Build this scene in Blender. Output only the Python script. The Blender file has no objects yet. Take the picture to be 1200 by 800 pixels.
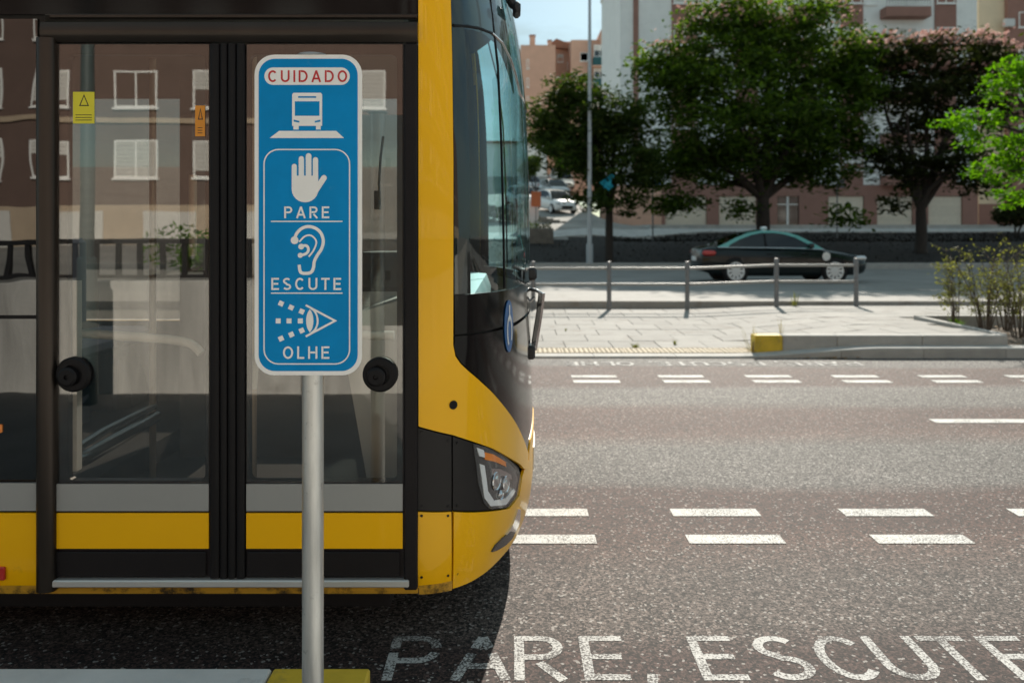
import bpy, bmesh, math, random
from mathutils import Vector, Matrix, noise as mnoise
from mathutils.geometry import tessellate_polygon
R = random.Random(7)
S = bpy.context.scene
COL = S.collection
rad = math.radians

# ------------------------------------------------------------------ camera, sky, sun, exposure
F, EYE, HOR = 950.0, 1.55, 270.0          # focal length in picture units, eye height, horizon row
cam = bpy.data.cameras.new('camera')
cam.lens = 36.0 * F / 1200.0
cam.sensor_width = 36.0
cam.shift_y = -(400.0 - HOR) / 1200.0
cam.clip_start, cam.clip_end = 0.05, 3000.0
cam.dof.use_dof = True
cam.dof.focus_distance = 2.6
cam.dof.aperture_fstop = 3.2
camo = bpy.data.objects.new('camera', cam)
COL.objects.link(camo)
camo.location = (0, 0, EYE)
camo.rotation_euler = (rad(90), 0, 0)
S.camera = camo

SUN_EL, SUN_AZ = rad(31), rad(13)
W = bpy.data.worlds.new('World'); S.world = W; W.use_nodes = True
nt = W.node_tree; bg = nt.nodes['Background']
sky = nt.nodes.new('ShaderNodeTexSky'); sky.sky_type = 'NISHITA'; sky.sun_disc = False
sky.sun_elevation = SUN_EL; sky.sun_rotation = SUN_AZ
sky.air_density = 1.0; sky.dust_density = 0.6; sky.ozone_density = 2.0
tc = nt.nodes.new('ShaderNodeTexCoord'); mp = nt.nodes.new('ShaderNodeMapping')
mp.inputs['Scale'].default_value = (1.6, 1.6, 6.5); mp.inputs['Rotation'].default_value = (0.15, 0.1, 0.4)
cn = nt.nodes.new('ShaderNodeTexNoise'); cn.inputs['Scale'].default_value = 2.2; cn.inputs['Detail'].default_value = 7; cn.inputs['Roughness'].default_value = 0.6
cr = nt.nodes.new('ShaderNodeMapRange'); cr.inputs[1].default_value = 0.36; cr.inputs[2].default_value = 0.62; cr.inputs[3].default_value = 0.25; cr.inputs[4].default_value = 0.95
mx = nt.nodes.new('ShaderNodeMix'); mx.data_type = 'RGBA'
mx.inputs[7].default_value = (5.2, 5.6, 5.8, 1)
nt.links.new(tc.outputs['Generated'], mp.inputs[0]); nt.links.new(mp.outputs[0], cn.inputs['Vector'])
nt.links.new(cn.outputs[0], cr.inputs[0]); nt.links.new(cr.outputs[0], mx.inputs[0])
nt.links.new(sky.outputs[0], mx.inputs[6]); tint = nt.nodes.new('ShaderNodeMix'); tint.data_type = 'RGBA'; tint.blend_type = 'MULTIPLY'; tint.inputs[0].default_value = 1; tint.inputs[7].default_value = (.88, 1.06, 1.04, 1)
nt.links.new(mx.outputs[2], tint.inputs[6]); nt.links.new(tint.outputs[2], bg.inputs[0])
bg.inputs[1].default_value = 0.064
sl = bpy.data.lights.new('sun', 'SUN'); sl.energy = 4.6; sl.angle = rad(0.5); sl.color = (1.0, 0.93, 0.82)
so = bpy.data.objects.new('sun', sl); COL.objects.link(so)
sd = Vector((math.sin(SUN_AZ) * math.cos(SUN_EL), math.cos(SUN_AZ) * math.cos(SUN_EL), math.sin(SUN_EL)))
so.rotation_euler = sd.to_track_quat('Z', 'Y').to_euler(); so.location = sd * 60
S.view_settings.view_transform = 'Standard'; S.view_settings.look = 'None'
S.view_settings.gamma = 1; S.view_settings.use_curve_mapping = False
S.view_settings.exposure = 0.62
S.cycles.transparent_max_bounces = 24
S.cycles.max_bounces = 8

def at(px, py, Y):
    """a point of the place seen at that pixel of the photograph, Y metres away"""
    return Vector(((px - 600) / F * Y, Y, EYE - (py - HOR) / F * Y))

# ------------------------------------------------------------------ materials
M = {}
def nodes(name):
    m = bpy.data.materials.new(name); m.use_nodes = True
    return m, m.node_tree, m.node_tree.nodes['Principled BSDF']
def mixcol(t, fac, a, b, blend='MIX'):
    n = t.nodes.new('ShaderNodeMix'); n.data_type = 'RGBA'; n.blend_type = blend
    for k, v in ((0, fac), (6, a), (7, b)):
        if hasattr(v, 'links') or isinstance(v, bpy.types.NodeSocket): t.links.new(v, n.inputs[k])
        elif isinstance(v, (int, float)): n.inputs[k].default_value = v
        else: n.inputs[k].default_value = (*v[:3], 1)
    return n.outputs[2]
def noi(t, scale, detail=4, rough=0.55, vec=None, stretch=None):
    n = t.nodes.new('ShaderNodeTexNoise'); n.inputs['Scale'].default_value = scale
    n.inputs['Detail'].default_value = detail; n.inputs['Roughness'].default_value = rough
    if vec is None:
        vec = t.nodes.new('ShaderNodeNewGeometry').outputs['Position']
    if stretch:
        mpp = t.nodes.new('ShaderNodeMapping'); mpp.inputs['Scale'].default_value = stretch
        t.links.new(vec, mpp.inputs[0]); vec = mpp.outputs[0]
    t.links.new(vec, n.inputs['Vector'])
    return n.outputs[0]
def rng(t, v, a, b, c=0.0, d=1.0, smooth=False):
    n = t.nodes.new('ShaderNodeMapRange'); n.interpolation_type = 'SMOOTHSTEP' if smooth else 'LINEAR'
    t.links.new(v, n.inputs[0])
    for k, x in zip((1, 2, 3, 4), (a, b, c, d)): n.inputs[k].default_value = x
    return n.outputs[0]
def math2(t, op, a, b=None):
    n = t.nodes.new('ShaderNodeMath'); n.operation = op
    for k, v in ((0, a), (1, b)):
        if v is None: continue
        if isinstance(v, (int, float)): n.inputs[k].default_value = v
        else: t.links.new(v, n.inputs[k])
    return n.outputs[0]
def bump(t, p, h, strength, dist=0.01):
    b = t.nodes.new('ShaderNodeBump'); b.inputs['Strength'].default_value = strength; b.inputs['Distance'].default_value = dist
    t.links.new(h, b.inputs['Height']); t.links.new(b.outputs[0], p.inputs['Normal'])
def pm(name, col, rough=0.5, metal=0.0, var=0.12, vs=6.0, bmp=0.0, bs=60.0, coat=0.0, rand=0.0, dirt=None, spec=0.5, stretch=None):
    m, t, p = nodes(name)
    base = noi(t, vs, 5, 0.6, stretch=stretch)
    c = mixcol(t, rng(t, base, 0.3, 0.7), [x * (1 - var) for x in col], [min(1, x * (1 + var)) for x in col])
    if dirt:
        d = noi(t, dirt[1], 8, 0.7)
        c = mixcol(t, rng(t, d, dirt[2], dirt[2] + 0.12, 0, dirt[3]), c, dirt[0])
    if rand:
        o = t.nodes.new('ShaderNodeObjectInfo')
        c = mixcol(t, 1.0, c, mixcol(t, o.outputs['Random'], (1 - rand,) * 3, (1 + rand,) * 3), 'MULTIPLY')
    t.links.new(c, p.inputs['Base Color'])
    p.inputs['Roughness'].default_value = rough; p.inputs['Metallic'].default_value = metal
    p.inputs['Specular IOR Level'].default_value = spec
    if coat: p.inputs['Coat Weight'].default_value = coat; p.inputs['Coat Roughness'].default_value = 0.04
    if bmp: bump(t, p, noi(t, bs, 3), bmp)
    M[name] = m
    return m
def glass(name, tint, ior, wobble=0.0, ws=3.0):
    m, t, p = nodes(name); t.nodes.remove(p)
    out = t.nodes['Material Output']
    tr = t.nodes.new('ShaderNodeBsdfTransparent'); tr.inputs[0].default_value = (*tint, 1)
    gl = t.nodes.new('ShaderNodeBsdfGlossy'); gl.inputs['Roughness'].default_value = 0.0
    f0 = ((ior - 1) / (ior + 1)) ** 2; lw = t.nodes.new('ShaderNodeLayerWeight'); lw.inputs[0].default_value = .5
    fac = math2(t, 'ADD', math2(t, 'MULTIPLY', math2(t, 'POWER', lw.outputs['Facing'], 5.0), 1 - f0), f0)
    ms = t.nodes.new('ShaderNodeMixShader')
    if wobble:
        b = t.nodes.new('ShaderNodeBump'); b.inputs['Strength'].default_value = wobble; b.inputs['Distance'].default_value = 0.02
        t.links.new(noi(t, ws, 2), b.inputs['Height']); t.links.new(b.outputs[0], gl.inputs['Normal'])
    t.links.new(fac, ms.inputs[0]); t.links.new(tr.outputs[0], ms.inputs[1]); t.links.new(gl.outputs[0], ms.inputs[2])
    t.links.new(ms.outputs[0], out.inputs[0]); M[name] = m
def leafmat(name, a, b, trans=0.35, tcol=(1.6, 1.75, 0.45)):
    m, t, p = nodes(name); out = t.nodes['Material Output']
    g = t.nodes.new('ShaderNodeNewGeometry')
    c = mixcol(t, g.outputs['Random Per Island'], a, b)
    t.links.new(c, p.inputs['Base Color']); p.inputs['Roughness'].default_value = 0.7; p.inputs['Specular IOR Level'].default_value = .12
    tl = t.nodes.new('ShaderNodeBsdfTranslucent'); t.links.new(mixcol(t, 1.0, c, tcol, 'MULTIPLY'), tl.inputs[0])
    ms = t.nodes.new('ShaderNodeMixShader'); ms.inputs[0].default_value = trans
    t.links.new(p.outputs[0], ms.inputs[1]); t.links.new(tl.outputs[0], ms.inputs[2]); t.links.new(ms.outputs[0], out.inputs[0])
    M[name] = m

def asphalt():
    m, t, p = nodes('asphalt')
    g = t.nodes.new('ShaderNodeNewGeometry'); sep = t.nodes.new('ShaderNodeSeparateXYZ'); t.links.new(g.outputs['Position'], sep.inputs[0])
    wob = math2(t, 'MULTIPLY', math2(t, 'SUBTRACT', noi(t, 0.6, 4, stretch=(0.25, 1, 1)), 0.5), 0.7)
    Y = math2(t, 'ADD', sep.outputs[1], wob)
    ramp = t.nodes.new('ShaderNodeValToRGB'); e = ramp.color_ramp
    stops = [(2.4, (0.0340, 0.0216, 0.0194)), (3.0, (0.0420, 0.0252, 0.0220)), (3.2, (0.0836, 0.0679, 0.0611)), (3.6, (0.0789, 0.0632, 0.0565)), (4.05, (0.0695, 0.0412, 0.0331)), (4.35, (0.0474, 0.0238, 0.0187)),  # nearest stops: reddish asphalt, painted darker still to deepen the bus's shade
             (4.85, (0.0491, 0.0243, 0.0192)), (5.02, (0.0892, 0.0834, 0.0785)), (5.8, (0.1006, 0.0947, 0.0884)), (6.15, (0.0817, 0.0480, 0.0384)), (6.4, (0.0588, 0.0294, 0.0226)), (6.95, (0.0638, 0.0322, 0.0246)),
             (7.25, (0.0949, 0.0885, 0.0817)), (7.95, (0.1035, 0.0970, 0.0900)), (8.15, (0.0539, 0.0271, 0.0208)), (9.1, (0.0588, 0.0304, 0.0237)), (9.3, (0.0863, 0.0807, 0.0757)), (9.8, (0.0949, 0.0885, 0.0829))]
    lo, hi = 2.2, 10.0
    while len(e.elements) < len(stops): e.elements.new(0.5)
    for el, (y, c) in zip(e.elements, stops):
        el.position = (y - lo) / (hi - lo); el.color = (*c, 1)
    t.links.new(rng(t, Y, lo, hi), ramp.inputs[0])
    patch = noi(t, 0.9, 6, 0.65, stretch=(0.5, 1.2, 1))
    c = mixcol(t, 1.0, ramp.outputs[0], mixcol(t, rng(t, patch, 0.3, 0.7), (0.8, 0.8, 0.8), (1.2, 1.2, 1.2)), 'MULTIPLY')
    def stones(scale):
        v = t.nodes.new('ShaderNodeTexVoronoi'); v.inputs['Scale'].default_value = scale; v.inputs['Randomness'].default_value = 1.0
        t.links.new(g.outputs['Position'], v.inputs['Vector']); sx_ = t.nodes.new('ShaderNodeSeparateColor'); t.links.new(v.outputs['Color'], sx_.inputs[0])
        return sx_.outputs[0], v.outputs['Distance']
    s1, d1 = stones(105); s2, d2 = stones(190); sp = d1
    spm = mixcol(t, math2(t, 'POWER', s1, 1.5), (0.13, 0.125, 0.12), (2.7, 2.62, 2.55))
    c = mixcol(t, 1.0, c, spm, 'MULTIPLY')
    c = mixcol(t, 1.0, c, mixcol(t, s2, (0.45, 0.44, 0.43), (1.45, 1.45, 1.45)), 'MULTIPLY')
    c = mixcol(t, rng(t, s1, 0.955, 0.965, 0, 0.6), c, (0.46, 0.44, 0.41))
    scuff = noi(t, 2.3, 3, 0.5, stretch=(0.22, 2.6, 1))
    c = mixcol(t, rng(t, scuff, 0.745, 0.78, 0, 0.4), c, (0.24, 0.22, 0.205))
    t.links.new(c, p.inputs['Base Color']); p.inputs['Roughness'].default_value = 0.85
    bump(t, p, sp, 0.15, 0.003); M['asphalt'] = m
    # road paint: the same grain, the asphalt showing through where it is worn
    m, t, p = nodes('road_paint')
    w = noi(t, 120, 3, 0.6); w2 = noi(t, 5, 4, 0.6)
    k = math2(t, 'ADD', w, math2(t, 'MULTIPLY', math2(t, 'SUBTRACT', w2, 0.5), 0.45))
    c = mixcol(t, rng(t, k, 0.36, 0.50), (0.11, 0.10, 0.095), mixcol(t, noi(t, 60, 2), (0.50, 0.49, 0.46), (0.80, 0.78, 0.74)))
    t.links.new(c, p.inputs['Base Color']); p.inputs['Roughness'].default_value = 0.8
    bump(t, p, w, 0.5, 0.005); M['road_paint'] = m
    m, t, p = nodes('letter_paint')
    w = noi(t, 105, 3, 0.65); w2 = noi(t, 6, 4, 0.6)
    k = math2(t, 'ADD', w, math2(t, 'MULTIPLY', math2(t, 'SUBTRACT', w2, 0.5), 0.5))
    c = mixcol(t, rng(t, k, 0.42, 0.54), (0.10, 0.09, 0.085), mixcol(t, noi(t, 60, 2), (0.42, 0.41, 0.39), (0.72, 0.70, 0.67)))
    t.links.new(c, p.inputs['Base Color']); p.inputs['Roughness'].default_value = 0.85; M['letter_paint'] = m
    m, t, p = nodes('worn_paint')
    w = noi(t, 9, 5, 0.7); k2 = noi(t, 130, 2)
    c = mixcol(t, rng(t, math2(t, 'ADD', w, math2(t, 'MULTIPLY', k2, 0.3)), 0.5, 0.78), (0.13, 0.12, 0.115), (0.62, 0.60, 0.57))
    t.links.new(c, p.inputs['Base Color']); p.inputs['Roughness'].default_value = 0.85; M['worn_paint'] = m
asphalt()

pm('old_asphalt', (.26, .25, .235), .9, var=.15, vs=.8, bmp=.3, bs=50)
pm('concrete', (.48, .465, .44), .85, var=.15, vs=2.5, bmp=.25, bs=45, dirt=((.16, .145, .125), 1.8, .58, .5), rand=.06)
pm('platform_paving', (.20, .195, .19), .85, var=.2, vs=2, bmp=.2, bs=40)
pm('paving', (.30, .284, .262), .88, var=.10, vs=3.0, bmp=.25, bs=70, rand=.10, dirt=((.20, .17, .14), 2.6, .54, .65))
pm('paving_joint', (.22, .20, .17), .95, var=.25, vs=9)
pm('kerb', (.40, .385, .36), .85, var=.12, vs=5, bmp=.3, bs=60, rand=.06, dirt=((.17, .15, .13), 6, .6, .5))
pm('kerb_near', (.62, .63, .63), .8, var=.10, vs=4, bmp=.2, bs=70, dirt=((.22, .21, .2), 5, .58, .45))
pm('kerb_yellow', (.62, .43, .035), .7, var=.15, vs=7, bmp=.2, bs=60, dirt=((.25, .2, .08), 6, .58, .7))
pm('tactile', (.52, .43, .31), .85, var=.1, vs=4, rand=.05, dirt=((.25, .2, .15), 5, .6, .5))
pm('soil', (.085, .062, .042), .95, var=.4, vs=14, bmp=.8, bs=22)
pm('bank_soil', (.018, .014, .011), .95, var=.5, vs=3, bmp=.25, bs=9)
pm('hillside', (.30, .285, .26), .95, var=.25, vs=.5)
pm('dry_leaf', (.22, .14, .07), .9, var=.4, vs=30)
pm('wall_concrete', (.52, .51, .48), .9, var=.32, vs=1.6, bmp=.3, bs=20, stretch=(3, 3, .35), dirt=((.12, .11, .09), 1.2, .6, .6))
pm('rail_grey', (.18, .18, .185), .55, .35, var=.12, vs=15)
pm('rail_bright', (.30, .30, .29), .5, .3, var=.08, vs=20)
pm('black_metal', (.015, .015, .017), .5, var=.1)
pm('galvanised', (.62, .62, .60), .42, .8, var=.25, vs=22, bmp=.06, bs=140, stretch=(1, 1, .12), dirt=((.12, .11, .1), 20, .6, .5))
pm('lamp_grey', (.42, .45, .47), .5, .3, var=.05)
pm('mast_green', (.075, .105, .105), .5, .1, var=.1)
# bus
pm('bus_yellow', (.96, .495, .002), .32, coat=.35, spec=.2, var=.03, vs=1.2, bmp=.012, bs=2.2, dirt=((.30, .17, .03), 7, .66, .35))
pm('bus_scratched', (.55, .30, .03), .4, coat=.2, var=.2, vs=12, dirt=((.02, .018, .015), 9, .5, .95), stretch=(.15, 1, 3))
pm('bus_silver', (.33, .33, .32), .42, .15, var=.03, coat=.1)
pm('bus_black', (.004, .0035, .004), .10, var=.05, spec=.22)
pm('bus_matt', (.009, .007, .008), .5, var=.1, bmp=.1, bs=200, spec=.25)
pm('bus_charcoal', (.016, .014, .014), .5, var=.08, spec=.3)
pm('door_tube', (.050, .040, .034), .32, .75, var=.10, vs=4, stretch=(1, 1, .2))
pm('rubber', (.007, .006, .007), .55, var=.1, spec=.25)
pm('frit', (.010, .005, .006), .3, var=.05, spec=.4)
pm('sill_metal', (.62, .61, .59), .4, .6, var=.08, stretch=(.2, 1, 4))
pm('interior_grey', (.12, .11, .105), .7, var=.1)
pm('interior_dark', (.05, .046, .045), .7, var=.1)
pm('lamp_bowl', (.16, .165, .17), .25, .7, var=.15)
pm('ceiling_grey', (.20, .17, .15), .7, var=.05)
pm('interior_light', (.72, .71, .68), .5, var=.05)
pm('pole_bronze', (.62, .50, .38), .4, .2, var=.06)
pm('chrome', (.75, .75, .75), .12, 1.0, var=.04)
pm('wiper_silver', (.55, .55, .55), .25, .9, var=.1)
pm('seat_blue', (.02, .05, .11), .9, var=.1)
pm('lamp_shell', (.05, .05, .055), .25, var=.1)
pm('lamp_reflector', (.70, .72, .75), .1, 1.0, var=.1)
pm('amber', (1.0, .27, .02), .25, coat=.5, var=.05)
pm('led_strip', (.90, .92, .93), .25, .2, var=.03)
pm('red_plastic', (.5, .02, .015), .3, coat=.5, var=.05)
pm('sticker_yellow', (.75, .66, .03), .45, var=.04)
pm('sticker_orange', (.75, .28, .02), .45, var=.04)
pm('logo_blue', (.01, .11, .33), .3, var=.04)
pm('white_print', (.80, .79, .77), .45, var=.03)
pm('black_print', (.015, .015, .015), .5, var=.03)
pm('red_print', (.55, .02, .025), .45, var=.03)
pm('sign_blue', (.0, .25, .58), .4, var=.07, vs=9, spec=.12, dirt=((.06, .30, .56), 16, .62, .5))
pm('sign_white', (.88, .87, .85), .4, var=.04, coat=.2, dirt=((.62, .61, .58), 14, .62, .5))
glass('door_glass', (.88, .85, .81), 2.2, .022, 1.8)
glass('side_glass', (.03, .025, .028), 2.25, .10, 2.2)
glass('windscreen', (.66, .86, .88), 1.85, .02, 2.0)
glass('off_side_glass', (.30, .30, .29), 1.6)
glass('lens', (.95, .96, .97), 1.3)
glass('car_glass', (.06, .09, .09), 1.8)
# buildings
pm('plaster_white', (.86, .86, .83), .9, var=.05, vs=1.5, dirt=((.42, .42, .40), .5, .6, .4))
pm('plaster_cream', (.74, .60, .42), .9, var=.06, vs=1)
pm('plaster_salmon', (.68, .41, .30), .9, var=.07, vs=.8, dirt=((.42, .26, .2), .4, .6, .4))
pm('plaster_brown', (.31, .165, .13), .9, var=.08, vs=1.5)
pm('plaster_maroon', (.150, .098, .080), .9, var=.08, vs=1.2)
pm('plaster_sand', (.46, .36, .26), .9, var=.08, vs=1.2)
pm('garage_paint', (.70, .60, .48), .7, var=.06, rand=.05)
pm('window_white', (.88, .87, .84), .5, var=.03)
pm('shutter', (.62, .60, .56), .7, var=.05, rand=.12)
pm('pane_dark', (.03, .038, .042), .06, var=.2, spec=.9, rand=.3)
pm('awning_teal', (.02, .09, .10), .8, var=.1)
pm('roof_tile', (.35, .16, .10), .9, var=.15)
pm('stone_wall', (.20, .18, .155), .95, var=.3, vs=3, bmp=.5, bs=9)
# vegetation and cars
leafmat('leaf_dark', (.024, .046, .011), (.115, .180, .032), .48)
leafmat('leaf_mid', (.022, .042, .012), (.075, .11, .026), .34)
leafmat('leaf_plum', (.018, .026, .010), (.055, .064, .022), .32)
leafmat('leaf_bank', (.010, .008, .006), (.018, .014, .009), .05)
leafmat('leaf_bright', (.05, .14, .006), (.13, .26, .015), .5)
leafmat('leaf_olive', (.09, .095, .04), (.24, .23, .11), .35)
leafmat('leaf_grass', (.09, .17, .02), (.16, .26, .05), .4)
leafmat('straw', (.22, .17, .09), (.42, .34, .20), .2)
leafmat('blossom', (.62, .34, .30), (.85, .62, .55), .4, (1.0, 1.0, 1.0))
pm('bark', (.045, .036, .030), .95, var=.3, vs=8, bmp=.6, bs=14, stretch=(3, 3, .5))
pm('twig', (.10, .075, .055), .9, var=.2, vs=20)
pm('car_black', (.004, .009, .010), .25, coat=.3, spec=.3, var=.05)
pm('car_teal', (.13, .42, .38), .2, .1, coat=1, var=.04)
pm('car_white', (.74, .74, .72), .3, coat=1, var=.02)
pm('car_silver', (.45, .46, .47), .3, .5, coat=1, var=.02)
pm('tyre', (.015, .015, .016), .85, var=.1)
pm('alloy', (.80, .80, .80), .4, .15, var=.04)
pm('head_lamp', (.7, .72, .74), .15, .5, var=.05)
pm('sign_orange', (.60, .16, .06), .5, var=.05)
pm('board_white', (.62, .62, .61), .6, var=.05)
pm('cyan_cloth', (.02, .34, .46), .8, var=.2)

# ------------------------------------------------------------------ mesh tools
class MB:
    def __init__(s): s.v = []; s.f = []; s.m = []; s.cur = 0
    def face(s, pts):
        n = len(s.v); s.v += [tuple(p) for p in pts]; s.f.append(list(range(n, n + len(pts)))); s.m.append(s.cur)
    def idx(s, vs, fs):
        n = len(s.v); s.v += [tuple(p) for p in vs]
        for f in fs: s.f.append([n + i for i in f]); s.m.append(s.cur)
        return s
    def box(s, a, b, mat=None, bev=0.0):
        x0, x1 = sorted((a[0], b[0])); y0, y1 = sorted((a[1], b[1])); z0, z1 = sorted((a[2], b[2]))
        if bev:
            e = min(bev, (x1 - x0) * .45, (y1 - y0) * .45, (z1 - z0) * .45)
            bm = bmesh.new(); bmesh.ops.create_cube(bm, size=1)
            for v in bm.verts: v.co = Vector(((x0 + x1) / 2 + v.co.x * (x1 - x0), (y0 + y1) / 2 + v.co.y * (y1 - y0), (z0 + z1) / 2 + v.co.z * (z1 - z0)))
            bmesh.ops.bevel(bm, geom=bm.edges[:], offset=e, segments=1, affect='EDGES')
            bm.verts.index_update()
            vs = [v.co.copy() for v in bm.verts]; fs = [[v.index for v in f.verts] for f in bm.faces]; bm.free()
        else:
            vs = [Vector((x, y, z)) for x in (x0, x1) for y in (y0, y1) for z in (z0, z1)]
            fs = [(0, 1, 3, 2), (4, 6, 7, 5), (0, 4, 5, 1), (2, 3, 7, 6), (0, 2, 6, 4), (1, 5, 7, 3)]
        if mat is not None: vs = [mat @ v for v in vs]
        return s.idx(vs, fs)
    def tube(s, pts, r, n=8, cap=True):
        pts = [Vector(p) for p in pts]
        rs = r if isinstance(r, (list, tuple)) else [r] * len(pts)
        t0 = (pts[1] - pts[0]).normalized()
        a = t0.orthogonal().normalized(); base = len(s.v); k = len(pts)
        for i, p in enumerate(pts):
            t = (pts[min(i + 1, k - 1)] - pts[max(i - 1, 0)]).normalized()
            a = (a - t * a.dot(t)).normalized(); b = t.cross(a)
            for j in range(n):
                an = 2 * math.pi * j / n
                s.v.append(tuple(p + (a * math.cos(an) + b * math.sin(an)) * rs[i]))
        for i in range(k - 1):
            for j in range(n):
                s.f.append([base + i * n + j, base + i * n + (j + 1) % n, base + (i + 1) * n + (j + 1) % n, base + (i + 1) * n + j]); s.m.append(s.cur)
        if cap:
            s.f.append([base + j for j in reversed(range(n))]); s.m.append(s.cur)
            s.f.append([base + (k - 1) * n + j for j in range(n)]); s.m.append(s.cur)
        return s
    def cyl(s, c, axis, r, h, n=20, r2=None):
        c = Vector(c); axis = Vector(axis).normalized()
        return s.tube([c, c + axis * h], [r, r if r2 is None else r2], n)
    def lathe(s, c, axis, prof, n=20):
        """prof: (distance along axis, radius)"""
        c = Vector(c); ax = Vector(axis).normalized(); a = ax.orthogonal().normalized(); b = ax.cross(a)
        base = len(s.v); k = len(prof)
        for d, r in prof:
            for j in range(n):
                an = 2 * math.pi * j / n
                s.v.append(tuple(c + ax * d + (a * math.cos(an) + b * math.sin(an)) * r))
        for i in range(k - 1):
            for j in range(n):
                s.f.append([base + i * n + j, base + i * n + (j + 1) % n, base + (i + 1) * n + (j + 1) % n, base + (i + 1) * n + j]); s.m.append(s.cur)
        return s
    def plate(s, outer, holes, fn, depth):
        """outline in 2-D with holes, placed by fn(u, v, d); d = 0 is the front, d = depth the back"""
        loops = [[Vector((u, v, 0)) for u, v in l] for l in [outer] + list(holes)]
        flat = [p for l in loops for p in l]
        tri = tessellate_polygon(loops); n = len(flat)
        vs = [fn(p.x, p.y, 0) for p in flat] + [fn(p.x, p.y, depth) for p in flat]
        fs = [tuple(t) for t in tri] + [tuple(i + n for i in reversed(t)) for t in tri]
        o = 0
        for l in loops:
            k = len(l)
            for i in range(k): fs.append((o + i, o + (i + 1) % k, o + (i + 1) % k + n, o + i + n))
            o += k
        return s.idx(vs, fs)
    def build(s, name, mats, parent=None, base=(0, 0, 0), smooth=None, props=None):
        me = bpy.data.meshes.new(name)
        bx, by, bz = base
        me.from_pydata([(x - bx, y - by, z - bz) for x, y, z in s.v], [], s.f)
        if not isinstance(mats, (list, tuple)): mats = [mats]
        for m in mats: me.materials.append(M[m])
        if len(mats) > 1: me.polygons.foreach_set('material_index', s.m)
        if not getattr(s, 'leafy', False):
            bm = bmesh.new(); bm.from_mesh(me)
            bmesh.ops.remove_doubles(bm, verts=bm.verts, dist=2e-5)
            bmesh.ops.recalc_face_normals(bm, faces=bm.faces)
            if smooth:
                for f in bm.faces: f.smooth = True
                for e in bm.edges: e.smooth = len(e.link_faces) == 2 and e.calc_face_angle(0) < rad(smooth)
            bm.to_mesh(me); bm.free()
        me.update()
        o = bpy.data.objects.new(name, me); COL.objects.link(o)
        if parent is not None: o.parent = parent
        else: o.location = base
        if props:
            for k, v in props.items(): o[k] = v
        return o

class Thing:
    """an Empty at the base of a thing; part() adds meshes given in world coordinates"""
    def __init__(s, name, label, cat, base=(0, 0, 0), group=None, kind=None):
        s.e = bpy.data.objects.new(name, None); COL.objects.link(s.e); s.e.empty_display_size = .2
        s.base = Vector(base); s.e.location = base
        s.e['label'] = label; s.e['category'] = cat
        if group: s.e['group'] = group
        if kind: s.e['kind'] = kind
    def part(s, name, mb, mats, parent=None, smooth=None, **props):
        return mb.build(name, mats, parent or s.e, s.base, smooth, props or None)
def structure(name, mb, mats, smooth=None, **p):
    return mb.build(name, mats, None, (0, 0, 0), smooth, dict(kind='structure', **p))
def rrect(x0, y0, x1, y1, r, n=5):
    out = []
    for cx, cy, a0 in ((x1 - r, y1 - r, 0), (x0 + r, y1 - r, 90), (x0 + r, y0 + r, 180), (x1 - r, y0 + r, 270)):
        for i in range(n + 1):
            a = rad(a0 + 90 * i / n); out.append((cx + r * math.cos(a), cy + r * math.sin(a)))
    return out
def arc(cx, cy, rx, ry, a0, a1, n=10):
    return [(cx + rx * math.cos(rad(a0 + (a1 - a0) * i / n)), cy + ry * math.sin(rad(a0 + (a1 - a0) * i / n))) for i in range(n + 1)]
def lerp(a, b, t): return a + (b - a) * t
def sstep(t): t = max(0, min(1, t)); return t * t * (3 - 2 * t)
def table(x, tab):
    if x <= tab[0][0]: return tab[0][1]
    for (x0, y0), (x1, y1) in zip(tab, tab[1:]):
        if x <= x1: return lerp(y0, y1, (x - x0) / (x1 - x0))
    return tab[-1][1]

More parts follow.
